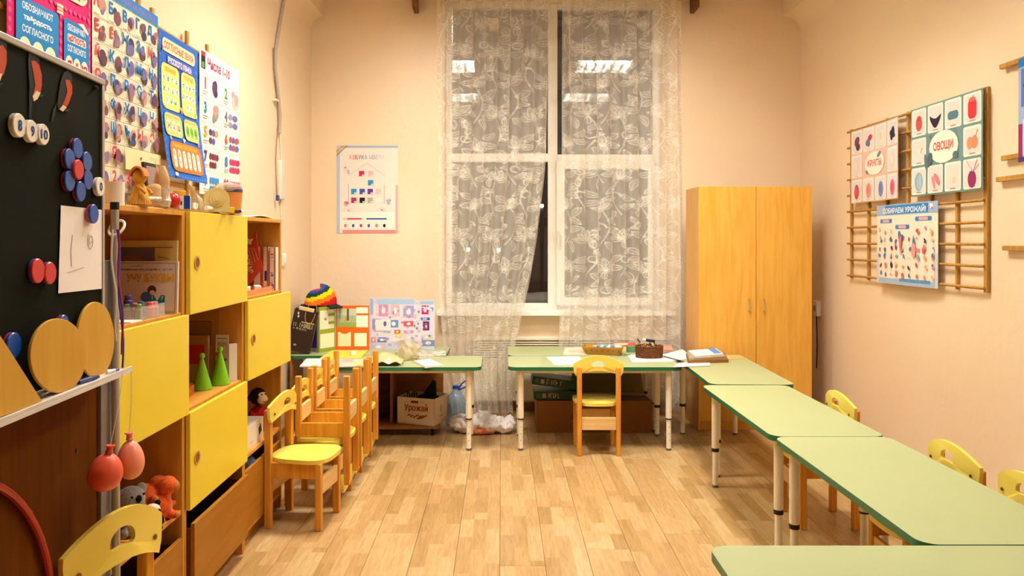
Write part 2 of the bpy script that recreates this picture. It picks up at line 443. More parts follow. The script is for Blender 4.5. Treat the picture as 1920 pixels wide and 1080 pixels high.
# skirting
SK = wood('skirting wood', '#9a6a3a', '#b07c46', (2, 2, 30))
struct(MB().box(XL, XR, YB-.016, YB, 0, .06).build('baseboard_back', SK, bevel=.004))
struct(MB().box(XL, XL+.016, YF, YB-.016, 0, .06).build('baseboard_left', SK, bevel=.004))
struct(MB().box(XR-.016, XR, YF, YB-.016, 0, .06).build('baseboard_right', SK, bevel=.004))

# ---------------------------------------------------------------- window
PVC = mat('white window plastic', '#fbf6ee', .28, .5, vary=.015)
GLASS = glass_mat()
win = empty('window_1', ((WX0+WX1)/2, GY, WZ0)); win['kind'] = 'structure'
wl = Vector(win.location)
def wpart(mb, name, m, parent=win, **k):
    o = mb.build(name, m, parent, **k)
    if parent is win: o.location = -wl
    return o
panes = {'a': (848, 17, 1027, 288), 'b': (1045, 19, 1223, 290), 'c': (848, 304, 1027, 568), 'd': (1058, 318, 1213, 557)}
P = {k: (at(v[0], 0, GY).x, at(0, v[3], GY).z, at(v[2], 0, GY).x, at(0, v[1], GY).z) for k, v in panes.items()}
f0, f1 = GY-.02, GY+.05
mb = MB()
tz0, tz1 = P['c'][3], P['a'][1]
mb.box(WX0, P['a'][0], f0, f1, WZ0, WZ1); mb.box(P['b'][2], WX1, f0, f1, WZ0, WZ1)
mb.box(P['a'][2], P['b'][0], f0, f1, WZ0, WZ1)
for a, b in (('a', 'c'), ('b', 'd')):
    x0, x1 = P[a][0], P[a][2]
    mb.box(x0, x1, f0, f1, P[a][3], WZ1); mb.box(x0, x1, f0, f1, tz0 if a == 'a' else tz0, P[a][1]); mb.box(x0, x1, f0, f1, WZ0, P['c'][1])
wpart(mb, 'window_frame', PVC, bevel=.006)
mb = MB(); d = P['d']; x0, x1, z0, z1 = P['b'][0]-.012, P['b'][2]+.012, P['c'][1]-.02, tz0+.01
s0, s1 = GY-.05, GY-.021
mb.box(x0, d[0], s0, s1, z0, z1); mb.box(d[2], x1, s0, s1, z0, z1); mb.box(d[0], d[2], s0, s1, d[3], z1); mb.box(d[0], d[2], s0, s1, z0, d[1])
sash = wpart(mb, 'opening_sash', PVC, bevel=.008)
hp = at(1047, 440, s0)
hb = MB().box(hp.x-.014, hp.x+.014, s0-.008, s0, hp.z-.035, hp.z+.035).tube([(hp.x, s0-.008, hp.z+.02), (hp.x, s0-.03, hp.z+.02), (hp.x, s0-.034, hp.z-.06), (hp.x, s0-.032, hp.z-.10)], .009, 10)
ho = hb.build('window_handle', WHITE, sash, bevel=.002)
for hy in (297, 540):
    h = at(1229, hy, s0); MB().cyl((h.x, s0-.006, h.z-.04), (h.x, s0-.006, h.z+.04), .009, n=12).build('hinge', WHITE, sash)
for k in 'abcd':
    p = P[k]; mb = MB().box(p[0]-.004, p[2]+.004, GY+.004, GY+.008, p[1]-.004, p[3]+.004)
    wpart(mb, 'pane', GLASS, smooth=None)
# white sill and a paper sticker on the upper pane
mb = MB().box(at(818, 0, 6.26).x, at(1268, 0, 6.26).x, 6.25, GY-.02, .795, .835)
sl = wpart(mb, 'window_sill', SILLM, bevel=.006)
p0, p1 = at(917, 35, GY), at(935, 57, GY)
wpart(MB().box(p0.x, p1.x, GY+.001, GY+.0035, p1.z, p0.z), 'paper_note', mat('note paper', '#e0c79c', .7), smooth=None)

# outside: snow on the outer ledge, facing house, street lamps
mb = MB()
rn = random.Random(3)
def snow(a, b):                              # closed heap: front face, rounded top, back slope
    x = WX0-.3+(WX1-WX0+.6)*a; h = .160+.03*math.sin(a*9+1)+.018*math.sin(a*23)+.010*math.sin(a*57)
    y, k = [(0, 0), (0, .55), (.02, .9), (.07, 1), (.16, .95), (.24, .7), (.30, .3), (.31, 0)][round(b*7)]
    return (x, GY+.068+y, .842+h*k)
mb.grid(snow, 60, 7)
so = mb.build('snow', mat('snow', '#fbfbff', .85, .2, bump=.3, bscale=40), smooth=180)
tag(so, 'white snow lying on the ledge outside the window', 'snow', kind='stuff')
struct(MB().box(WX0-.4, WX1+.4, GY+.065, GY+.42, .70, .84).build('trim_3', mat('outer ledge', '#8d8a86', .8), smooth=None))
hm = mat('night house wall', '#8a7d78', .9, .1, vary=.15, scale=.8)
house = empty('neighbour_house', (0, 36, -6), label='grey house facing across the street in the dark', cat='building')
MB().box(-24, 26, 0, 1, -2, 30).build('house_wall', hm, house, smooth=None)
for k in range(8):
    MB().box(-24, 26, -.2, 0, -1+k*3.0, -.55+k*3.0).build('ledge', mat('house ledge', '#5c5350', .9), house, smooth=None)
for i, (px, py) in enumerate(((1016, 386), (878, 468), (935, 469))):
    p = at(px, py, 19); r = empty('street_lamp', (p.x, p.y, -5), label=['lit street lamp seen beside the curtain edge', 'lit street lamp seen through the lace curtain, by the window edge', 'lit street lamp seen through the middle of the lace curtain'][i], cat='lamp', group='street lamps outside')
    MB().ell((0, 0, p.z+5), .045, 12).build('bulb', MATS.get('street light') or emit('street light', '#fff4e0', 30), r)
    MB().cyl((0, .08, 0), (0, .08, p.z+5), .05, n=8).build('lamp_post', mat('dark iron', '#2a2a2c', .6), r)
    if i: continue
    pl = bpy.data.lights.new('lamp_or_added_light', 'POINT'); pl.energy = 300; pl.color = (1, .9, .78); pl.shadow_soft_size = .1
    po = bpy.data.objects.new('lamp_or_added_light', pl); COL.objects.link(po); po.parent = r; po.location = (.6, -1.5, p.z+9)  # unseen point light added high above the bulb to brighten the snow

# ---------------------------------------------------------------- curtains
def lerp_keys(keys, y):
    for (y0, a), (y1, b) in zip(keys, keys[1:]):
        if y <= y1: return a+(b-a)*max(0, (y-y0)/(y1-y0))
    return keys[-1][1]
SHEER = cloth('sheer tulle', '#fff8ee', .42); LACE = cloth('woven lace', '#fffaf2', .17); THREAD = cloth('lace thread', '#fffcf6', .55)
def curtain(name, label, left, right, CYD, ztop, zbot, nfold, seed):
    rn = random.Random(seed); ph = [rn.uniform(0, 6.28) for _ in range(6)]
    wtop = (lerp_keys(right, 0)-lerp_keys(left, 0))*CYD/F
    def fn(s, z, d=0):
        py = CY+(E-z)*F/CYD
        a, b = lerp_keys(left, py), lerp_keys(right, py)
        ss = s+.012*math.sin(6.28*s*3+ph[0])
        amp = wtop/nfold/6.28*1.02*(.75+.5*math.sin(6.28*s*2.3+ph[1]))
        th = 6.28*nfold*ss+ph[2]+.5*math.sin(z*1.3+ph[3])
        x = ((a+(b-a)*ss)-CX)*CYD/F + amp*math.sin(th)*(b-a)/(right[0][1]-left[0][1])
        y = CYD + .028*math.cos(th) + .012*math.sin(6.28*ss*4+z*2+ph[4]) - d
        return (x, y, z)
    mb = MB(); nu, nv = nfold*14, 46
    mb.grid(lambda a, b: fn(a, ztop+(zbot-ztop)*b), nu, nv)
    root = mb.build(name, SHEER, smooth=180); tag(root, label, 'curtain', 'lace curtains at the window')
    lm = MB()
    W = wtop*1.0
    ok = lambda p: 0 <= p[0] <= W and zbot <= p[1] <= ztop
    def strip(pts, ws, m=1, d=.003):            # ribbon along points in (u,z), half widths ws
        A, B = [], []
        for i, (u, z) in enumerate(pts):
            p, q = pts[max(i-1, 0)], pts[min(i+1, len(pts)-1)]; dx, dz = q[0]-p[0], q[1]-p[1]; L = math.hypot(dx, dz) or 1
            A.append((u-dz/L*ws[i], z+dx/L*ws[i])); B.append((u+dz/L*ws[i], z-dx/L*ws[i]))
        for i in range(len(pts)-1):
            Q = [A[i], A[i+1], B[i+1], B[i]]
            if all(ok(p) for p in Q): lm.add([fn(p[0]/W, p[1], d) for p in Q], [(0, 1, 2, 3)], m)
        return A, B
    def leaf(u, z, L, wd, a, bend=.3):
        pts = []; ws = []
        for k in range(9):
            t = k/8; s_ = bend*L*.3*math.sin(math.pi*t)
            pts.append((u+math.cos(a)*L*t-math.sin(a)*s_, z+math.sin(a)*L*t+math.cos(a)*s_)); ws.append(wd*math.sin(math.pi*(t**.8))+.0005)
        A, B = strip(pts, ws, 0)
        strip(A, [.0030]*9, 1, .004); strip(B, [.0030]*9, 1, .004); strip(pts, [.0018]*9, 1, .004)
    TW, TH = .29, .50; row = 0; z = zbot-.1
    while z < ztop+.3:
        u = -.1+(row % 2)*TW/2
        while u < W+.3:
            cu, cz = u+rn.uniform(-.02, .02), z+rn.uniform(-.02, .02); fl = 1 if (row//2) % 2 else -1
            for k in range(6):                  # open flower
                leaf(cu, cz, .085+.02*(k % 2), .019, math.radians(15+k*30)+.15*fl, .3*fl)
            strip([(cu+fl*.045*math.sin(t*3.4), cz-.30*t) for t in [k/9 for k in range(10)]], [.004]*10)      # stem
            for k, (lu, lz, an) in enumerate(((.03, -.09, -25), (-.01, -.13, 205), (.04, -.19, 15), (.0, -.23, 165), (.02, -.27, -60))):
                leaf(cu+fl*lu, cz+lz, .10, .022, math.radians(an if fl > 0 else 180-an), .45*fl)
            cx2, cz2 = cu+fl*.11, cz+.10        # scroll
            strip([(cx2+(.045-.0045*k)*math.cos(k*.75*fl), cz2+(.045-.0045*k)*math.sin(k*.75*fl)) for k in range(9)], [.008-.0006*k for k in range(9)])
            for k in range(3): leaf(cx2, cz2+.03+.05*k, .07, .014, math.radians(90+fl*(40-40*k)), .3)
            u += TW
        z += TH/2; row += 1
    lo = lm.build('lace_pattern', [LACE, THREAD], root, smooth=180); lo['kind'] = 'stuff'
    hm_ = MB(); hm_.grid(lambda a, b: fn(a, zbot+.05*b, .002), nu, 1); hm_.build('hem', LACE, root, smooth=180)
    return root
curtain('lace_curtain', 'sheer white lace curtain drawn back, its hem gathered on the floor',
        [(-40, 822), (560, 825), (700, 838), (790, 852)], [(-40, 1036), (290, 1029), (330, 1026), (450, 1011), (530, 997), (600, 981), (660, 966), (720, 962), (790, 966)], 6.175, 3.36, .015, 9, 5)
curtain('lace_curtain', 'sheer white lace curtain hanging straight beside the wardrobe behind the tables',
        [(-40, 1053), (480, 1055), (600, 1050), (700, 1046), (790, 1046)], [(-40, 1278), (790, 1284)], 6.185, 3.36, .03, 9, 11)
RODM = wood('dark rod wood', '#5b3413', '#7a4a20', (30, 2, 2))
rod = empty('curtain_rod', (.6, 6.2, 3.40), label='brown wooden curtain rod above the window', cat='curtain rod')
MB().cyl((-.85-.45, 0, 0), (1.6-.45, 0, 0), .016, n=14).build('pole', RODM, rod)
for px in (777, 1307):
    p = at(px, 6, 6.2); MB().box(p.x-.6-.018, p.x-.6+.018, -.01, .17, p.z-3.40-.035, .03).build('bracket', RODM, rod, bevel=.003)

# radiator screen under the window
rad = empty('radiator_cover', (0, YB, 0), label='cream radiator cover with slatted grille under the window', cat='radiator')
RM = mat('cream enamel', '#efe3c8', .45, vary=.03)
x0, x1 = at(886, 0, 6.3).x, at(1262, 0, 6.3).x
MB().box(x0, x1, -.12, -.09, .10, .45).build('panel', RM, rad, bevel=.004)
MB().box(x0-.01, x1+.01, -.125, -.005, .595, .62).build('top_board', RM, rad, bevel=.004)
for k in range(7): MB().box(x0, x1, -.12, -.10, .46+k*.019, .471+k*.019).build('slat', RM, rad, bevel=.002)
for px in (1012, 900, 1120, 1230):
    c = at(px, 0, 6.28).x; MB().box(c-.006, c+.006, -.105, -.085, .10, .60).build('upright', RM, rad)

# ---------------------------------------------------------------- ceiling lamps (fluorescent louvre fittings)
TUBE = emit('lit fluorescent tube', '#fff6e6', 22.0); STEEL = mat('white enamelled steel', '#f2f0ea', .4)
for i, (lx, ly) in enumerate(LAMPS):
    r = empty('ceiling_lamp', (lx, ly, ZC), label=['square white fluorescent ceiling lamp between the shelves and the window', 'square white fluorescent ceiling lamp above the table row near the window', 'square white fluorescent ceiling lamp on the blackboard side away from the window', 'square white fluorescent ceiling lamp above the end of the table row'][i], cat='lamp', group='ceiling lamps')
    m = MB(); m.box(-.31, .31, -.31, .31, -.012, 0)
    for a, b, c, d in ((-.31, .31, -.31, -.302), (-.31, .31, .302, .31)): m.box(a, b, c, d, -.050, -.012)
    for c in (-.306, .306): m.box(c-.004, c+.004, -.302, .302, -.112, -.012)
    m.build('housing', STEEL, r, smooth=None)
    for k in range(4):
        x = -.225+.15*k; MB().cyl((x, -.29, -.030), (x, .29, -.030), .014, n=12).build('tube', TUBE, r)
    for k in range(5):
        x = -.20+.10*k; MB().box(x-.0015, x+.0015, -.30, .30, -.112, -.055).build('louvre_blade', STEEL, r, smooth=None)
    ld = bpy.data.lights.new('lamp_or_added_light', 'AREA'); ld.shape = 'SQUARE'; ld.size = .60; ld.energy = LAMP_POWER[i]; ld.color = LAMP_COL
    ld.spread = math.radians(172)
    lo = bpy.data.objects.new('lamp_or_added_light', ld); COL.objects.link(lo); lo.parent = r; lo.location = (0, 0, -.052)
# ================================================================ FURNITURE
TT = .57                                                # table top height
TGREEN = mat('pale green laminate', '#a6af82', .45, .35, vary=.02)
TEDGE = mat('dark green edging', '#1f6b45', .35, .5, vary=.05)
LEGW = mat('cream enamelled tube', '#f3e8d2', .35, .5, vary=.03)
BLACK = mat('black plastic', '#141416', .5, .4, vary=.1)
def make_table(L=1.17, D=.50):
    r = empty('table')
    m = MB(); m.prism(rrect(L, D, .055, 7), lambda a, b, t: (a, b, t), TT-.024, TT-.0015, 1)
    m.prism(rrect(L-.003, D-.003, .0535, 7), lambda a, b, t: (a, b, t), TT-.0015, TT, 0, 1)
    m.build('table_top', [TGREEN, TEDGE], r, smooth=40)
    m = MB(); a, b = L/2-.10, D/2-.07
    for s in (-1, 1):
        m.box(-a, a, s*b-.01, s*b+.01, TT-.05, TT-.024); m.box(s*a-.01, s*a+.01, -b, b, TT-.05, TT-.024)
    m.build('apron', LEGW, r, smooth=None)
    for sx in (-1, 1):
        for sy in (-1, 1):
            x, y = sx*(L/2-.085), sy*(D/2-.06)
            lg = MB().cyl((x, y, .215), (x, y, TT-.024), .0205, n=20).build('leg', LEGW, r)
            lw = MB().cyl((x, y, .012), (x, y, .225), .0165, n=18)
            lw.build('lower_tube', LEGW, lg)
            for k in range(3):                        # adjusting holes
                lw2 = MB(); hz = .07+.045*k; lw2.cyl((x, y-.0167, hz), (x, y-.0160, hz), .0028, n=8); lw2.build('hole', BLACK, lg)
            MB().cyl((x, y, .206 if sy > 0 else .209), (x, y, .226 if sy > 0 else .217), .0215, n=20).build('collar', BLACK, lg)
            MB().cyl((x, y, 0), (x, y, .014), .0175, n=18).build('foot', mat('grey rubber', '#6b6258', .8), lg)
    return r
tb = make_table()
tables = [  # x, y, rotation (deg), label
    (.046+.585, 5.345, 0, 'pale green table holding the paper sheet and wicker basket, with a chair tucked in front'),
    (.635, 5.848, 0, 'pale green table set against the curtain below the window, holding the cardboard tray'),
    (-.135-.585, 5.345, 0, 'pale green table in front of the poster stand, holding a small notebook'),
    (1.50, 5.07, 88.3, 'pale green table standing before the wardrobe, holding a stack of books'),
    (1.420, 3.884, 90, 'bare pale green table next to the one before the wardrobe'),
    (1.424, 2.712, 90, 'bare pale green table with two chairs along the right wall side'),
    (.572+.585, 1.873, 0, 'bare pale green table turned across the end of the row'),
]
for i, (x, y, a, lab) in enumerate(tables):
    o = tb if i == 0 else copy_tree(tb)
    o.location = (x, y, 0); o.rotation_euler = (0, 0, math.radians(a)); tag(o, lab, 'table', 'green nursery tables')

# chairs: front is +x, origin on the floor
CW = wood('varnished beech', '#d08a2a', '#e0a040', (16, 16, 1.5), .4, knots=0)
CWL = wood('pale beech', '#e2b878', '#ecc98e', (12, 1.5, 12), .45)
CY_ = mat('yellow chair paint', '#f0d760', .35, .45, vary=.03)
def make_chair():
    r = empty('chair')
    pb = .128; 
    for s in (-1, 1):
        m = MB(); m.box(-.155, -.120, s*pb-.015, s*pb+.015, 0, .582); lg = m.build('back_leg', CW, r, bevel=.004)
        m = MB(); m.box(.105, .137, s*pb-.015, s*pb+.015, 0, .326); m.build('front_leg', CW, r, bevel=.004)
        m = MB(); m.box(-.120, .105, s*pb-.009, s*pb+.009, .25, .325); m.build('side_rail', CW, r, bevel=.002)
    for x in (-.146, .112):
        m = MB(); m.box(x-.009+.009, x+.018, -pb+.015, pb-.015, .17, .252); m.build('stretcher', CWL, r, bevel=.002)
    # seat: rounded, wider at the front
    P = []
    for k in range(40):
        t = 2*math.pi*k/40; c, s_ = math.cos(t), math.sin(t)
        x = .158*math.copysign(abs(c)**.62, c); y = (.150+.018*(x/.158))*math.copysign(abs(s_)**.62, s_); P.append((x+.005, y))
    m = MB(); m.prism(P, lambda a, b, t: (a, b, t), .326, .346); m.build('seat', CY_, r, smooth=40, bevel=.004)
    # backrest panel with grip hole
    outl = []
    for k in range(17):
        t = k/16; y = -.165+.33*t; outl.append((y, .602+.052*(1-(2*t-1)**2)))
    outl += [(.166, .585), (.162, .545), (.150, .522)]
    for k in range(1, 10):
        t = k/10; y = .150-.30*t; outl.append((y, .522+.030*(1-(2*t-1)**2)))
    outl += [(-.150, .522), (-.162, .545), (-.166, .585)]
    n = len(outl); hole = []
    cy_, cz_ = 0, .597
    for (y, z) in outl:
        a = math.atan2((z-cz_)/.055, (y-cy_)/.165); c, s_ = math.cos(a), math.sin(a)
        hy = .043*math.copysign(abs(c)**.7, c); hz = .019*math.copysign(abs(s_)**.7, s_)+(.010*(1-(hy/.043)**2))
        hole.append((cy_+hy, cz_-.006+hz))
    m = MB(); m.prism(outl, lambda a, b, t: (t-.8*a*a+.013, a, b), -.120, -.106, hole=hole)
    bk = m.build('backrest', CY_, r, smooth=40, bevel=.002)
    SCM = mat('screw brass', '#7d6a3f', .4, metal=.8)
    for s in (-1, 1):
        x = -.106; MB().cyl((x, s*.128, .562), (x+.003, s*.128, .562), .006, n=10).build('screw', SCM, bk)
    return r
ch = make_chair()
chairs = [  # x, y, z, heading deg, upside down, scale, label
    (.642, 5.16, 0, 90, False, 1, 'yellow child chair pushed under the window table with its back to the room'),
    (-.995, 3.87, 0, -7.5, False, 1, 'yellow child chair standing free beside the shelves with nothing on its seat'),
    (-.995, 4.21, 0, -5, False, 1, 'upright yellow chair right behind the free chair, carrying an upturned chair'),
    (-.995, 4.55, 0, -4, False, 1, 'upright yellow chair second in the row of doubled chairs'),
    (-.995, 4.89, 0, -4, False, 1, 'upright yellow chair of the doubled pair next to the green table'),
    (-.965, 4.21, .692, 0, True, 1, 'upturned yellow chair stacked on the chair right behind the free one'),
    (-.965, 4.55, .692, 0, True, 1, 'upturned yellow chair stacked in the middle of the doubled row'),
    (-.965, 4.89, .692, 0, True, 1, 'upturned yellow chair stacked next to the green table'),
    (1.60, 3.87, 0, 180, False, 1, 'yellow child chair between the right wall and the table near the wardrobe'),
    (1.60, 2.90, 0, 180, False, 1, 'yellow child chair at the wall side of the second bare table'),
    (1.62, 2.50, 0, 180, False, 1, 'yellow child chair beside the right wall next to the crosswise table'),
    (-.922, 2.02, 0, -16.6, False, 1.04, 'yellow child chair in front of the blackboard stand under the balloons'),
]
for i, (x, y, z, a, inv, sc, lab) in enumerate(chairs):
    o = ch if i == 0 else copy_tree(ch)
    o.location = (x, y, z); o.scale = (sc, sc, sc)
    o.rotation_euler = (0, math.pi, math.radians(a)) if inv else (0, 0, math.radians(a))
    tag(o, lab, 'chair', 'yellow child chairs')
    if sc > 1:                                  # this chair has a taller backrest
        for k in o.children:
            if k.name.startswith('backrest'): k.scale = (1, 1, 1.32); k.location = (0, 0, .60*(1-1.32))

# ---------------------------------------------------------------- wardrobe
WD = wood('wardrobe beech', '#dba03f', '#e4ae52', (10, 10, .9), .38)
WDS = wood('wardrobe side', '#d9a45c', '#e2b06a', (10, 10, .9), .45)
w0, w1, wy, wyb, wz = 1.467, 2.31, 5.67, 6.06, 1.82
wr = empty('wardrobe', ((w0+w1)/2, wy, 0), label='tall two-door beech wardrobe in the corner', cat='wardrobe'); wl_ = Vector(wr.location)
def wp(mb, name, m, parent=wr, **k):
    o = mb.build(name, m, parent, **k)
    if parent is wr: o.location = -wl_
    return o
m = MB(); m.box(w0, w0+.018, wy+.02, wyb, 0, wz); wp(m, 'side_panel', WDS, bevel=.002)
m = MB(); m.box(w1-.018, w1, wy+.02, wyb, 0, wz); wp(m, 'side_panel', WDS, bevel=.002)
wp(MB().box(w0+.018, w1-.018, wy+.02, wyb-.006, wz-.018, wz), 'top_panel', WDS)
wp(MB().box(w0+.018, w1-.018, wyb-.006, wyb, .05, wz-.018), 'back_panel', WDS)
wp(MB().box(w0+.018, w1-.018, wy+.035, wy+.05, 0, .07), 'plinth', WD)
wp(MB().box(w0+.018, w1-.018, wy+.02, wyb-.006, .07, .088), 'bottom_panel', WDS)
mid = at(1418, 0, wy).x
HND = mat('chrome handle', '#d8d4cc', .2, metal=.9)
for a, b, hx in ((w0+.001, mid-.002, mid-.055), (mid+.002, w1-.001, mid+.055)):
    dr = wp(MB().box(a, b, wy, wy+.018, .072, wz-.001), 'door', WD, bevel=.0015)
    hz = E-(572-CY)*wy/F
    MB().tube([(hx, wy, hz-.045), (hx, wy-.02, hz-.04), (hx, wy-.024, hz), (hx, wy-.02, hz+.04), (hx, wy, hz+.045)], .0045, 8).build('handle', HND, dr)

# ---------------------------------------------------------------- shelf wall: three cabinet units
XF, XBK = -1.17, -1.57
SHW = wood('shelf beech', '#c98832', '#d69a42', (9, 9, 1.0), .45)
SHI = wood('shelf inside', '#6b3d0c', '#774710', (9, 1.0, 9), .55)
DOOR = mat('yellow cabinet door', '#e9ce34', .38, .45, vary=.015)
DRAW = wood('drawer front', '#9c6418', '#a66e20', (9, 1.0, 9), .45)
BY = [2.165, 2.815, 3.462, 4.06]
ZR = [.085, .43, .79, 1.155, 1.528]
def ring_handle(parent, y, z, x):
    m = MB(); n = 20
    m.prism(ellipse(.026, .026, n), lambda a, b, t: (t, y+a, z+b), x-.001, x+.003, hole=ellipse(.019, .019, n)); m.build('finger_ring', SHW, parent)
    MB().cyl((x-.012, y, z), (x+.0015, y, z), .0195, n=20).build('finger_cup', mat('dark cup', '#7a5222', .6), parent)
def unit(k, lab, doors, drawer_z, out):
    y0, y1 = BY[k]+.001, BY[k+1]-.001
    r = empty('shelf_unit', (XF, (y0+y1)/2, 0), label=lab, cat='cabinet', group='yellow-door shelf units'); rl = Vector(r.location)
    def part(mb, name, m_, **kw):
        o = mb.build(name, m_, r, **kw); o.location = -rl; return o
    for a in (y0, y1-.018):
        part(MB().box(XBK, XF, a, a+.018, 0, ZR[4]), 'side_panel', SHW, bevel=.0015)
    part(MB().box(XBK, XF, y0+.018, y1-.018, ZR[4]-.018, ZR[4]), 'top_panel', SHW, bevel=.0015)
    part(MB().box(XBK, XBK+.006, y0+.018, y1-.018, .07, ZR[4]-.018), 'back_panel', SHI)
    for z in ZR[:4]:
        part(MB().box(XBK+.006, XF-.004, y0+.018, y1-.018, z-.018, z), 'shelf', SHW, bevel=.0015)
    part(MB().box(XF-.05, XF-.035, y0+.018, y1-.018, 0, ZR[0]-.018), 'plinth', DRAW)
    for row, ajar in doors:
        z0, z1 = ZR[row]-.012, ZR[row+1]-(.010 if row < 3 else .002)
        M_ = T(XF+.002, y0+.004, 0) @ Rz(math.radians(ajar))
        m_ = MB(); m_.box(0, .018, 0, y1-y0-.008, z0, z1, M=M_)
        d_ = part(m_, 'door', DOOR, bevel=.002)
        hy = y0+.06; hz = (z0+z1)/2; p = M_ @ Vector((.018, .06, 0))
        ring_handle(d_, p.y, hz, p.x+.0005)
    # pull-out box below
    zt = drawer_z; xo = XF+out
    m_ = MB(); m_.box(xo-.016, xo, y0+.02, y1-.02, ZR[0]+.005, zt); dr = part(m_, 'drawer_front', DRAW, bevel=.002)
    m_ = MB(); m_.box(xo-.34, xo-.016, y0+.024, y0+.036, ZR[0]+.006, zt-.02); m_.box(xo-.34, xo-.016, y1-.036, y1-.024, ZR[0]+.006, zt-.02)
    m_.box(xo-.34, xo-.328, y0+.036, y1-.036, ZR[0]+.006, zt-.02); m_.box(xo-.328, xo-.016, y0+.036, y1-.036, ZR[0]+.006, ZR[0]+.014)
    m_.build('drawer_box', SHI, dr, smooth=None)
    return r
unit(0, 'shelf unit with toys and a paint set, partly hidden by the blackboard', [(2, 0)], .33, .004)
unit(1, 'shelf unit with two yellow doors above a pull-out box, green cones on its open shelf', [(3, 0), (1, 0)], .365, .03)
unit(2, 'shelf unit with red books, its one yellow door slightly ajar', [(2, -3.0)], .36, .002)

# ---------------------------------------------------------------- blackboard stand
BD = Vector((.073, -1, 0)).normalized()          # along the board towards the camera
BN = Vector((1, .073, 0)).normalized()           # out of the board
BO = Vector((-1.10, 2.105, 0))                   # far edge of the board
def bpt(u, z, d=0): return BO+BD*u+BN*d+Vector((0, 0, z))
ez0, ez1, BLN = 1.062, 1.862, 1.25
CH = mat('green chalkboard', '#15160a', .8, .06, vary=.18, scale=2.5, bump=.02)
ALU = mat('grey aluminium', '#b9b3ad', .35, metal=.55, vary=.04)
BRN = wood('brown board', '#572a02', '#613204', (10, 10, .7), .7, .05)
GRY = mat('grey steel', '#8d8584', .4, metal=.3)
es = empty('blackboard_stand', (BO.x, BO.y, 0), label='green chalkboard on a stand with a brown lower board and grey leg', cat='blackboard'); el = Vector(es.location)
def ep(mb, name, m_, **kw):
    o = mb.build(name, m_, es, **kw); o.location = -el; return o
def bbox(mb, u0, u1, d0, d1, z0, z1, m_=0):
    v = [bpt(u, z, d) for z in (z0, z1) for u, d in ((u0, d0), (u0, d1), (u1, d1), (u1, d0))]
    return mb.add(v, [(3,2,1,0),(4,5,6,7),(0,1,5,4),(1,2,6,5),(2,3,7,6),(3,0,4,7)], m_)
ep(bbox(MB(), .012, BLN, -.012, 0, ez0, ez1-.012), 'chalkboard', CH)
m = MB(); bbox(m, 0, .014, -.016, .006, ez0, ez1-.016); ep(m, 'board_frame', ALU, bevel=.002)
m = MB(); bbox(m, 0, BLN, -.016, .008, ez1-.016, ez1); ep(m, 'top_rail', ALU, bevel=.003)
m = MB(); bbox(m, -.035, BLN, -.014, .065, ez0-.014, ez0-.004); bbox(m, -.035, BLN, .060, .065, ez0-.004, ez0+.004); ep(m, 'chalk_ledge', mat('white ledge', '#d9d2cc', .4), bevel=.001)
ep(bbox(MB(), -.052, BLN, -.052, -.038, .04, ez0-.014), 'lower_board', BRN)
ep(bbox(MB(), -.118, -.053, -.038, -.027, .0, ez0+.30), 'stand_leg', GRY, bevel=.002)
for u, z in ((.42, .86), (.07, .86), (.35, .60)):
    p = bpt(u, z, -.038); m = MB(); m.cyl(p, p+BN*.003, .005, n=10); ep(m, 'screw', mat('dark screw', '#2b1a0c', .5))
m = MB(); bbox(m, .9, .96, -.024, -.004, 0, ez0-.014); ep(m, 'stand_leg', GRY)
# grey pole with cap, ring and ribbons beside it
pr = empty('pole', (-1.117, 2.215, 0), label='slim grey pole with black cap standing behind the blackboard', cat='pole')
MB().tube([(0, 0, 0), (-.006, 0, 1.51)], .0115, 14).build('shaft', ALU, pr)
MB().cyl((-.006, 0, 1.508), (-.006, 0, 1.53), .0125, n=16).build('cap', BLACK, pr)
m = MB(); m.tube([(-.004+.020*math.cos(t)+.004, .022*math.sin(t)-.0, 1.455+.022*math.sin(t)) for t in [6.2832*k/20 for k in range(21)]], .004, 8, cap=False)
tag(m.build('ring', mat('white ring', '#efe9e2', .4), loc=(-1.117, 2.215, 0)), 'white ring slipped over the grey pole', 'ring')
rb = MB()
for k, (c, dx) in enumerate((('#3a4fa8', 0), ('#8a2a6b', .006), ('#e8e2da', -.005))):
    pts = [(dx+.004*math.sin(j*.9+k), -.012*k, 1.45-.036*j*(1-.1*k)) for j in range(12)]
    rb.tube([(-1.100+p[0]+.0015*j, 2.185+p[1], p[2]) for j, p in enumerate(pts)], .0028, 6, col=lin(c))
tag(rb.build('ribbon', print_mat()), 'blue and purple ribbons hanging down the grey pole', 'ribbon')
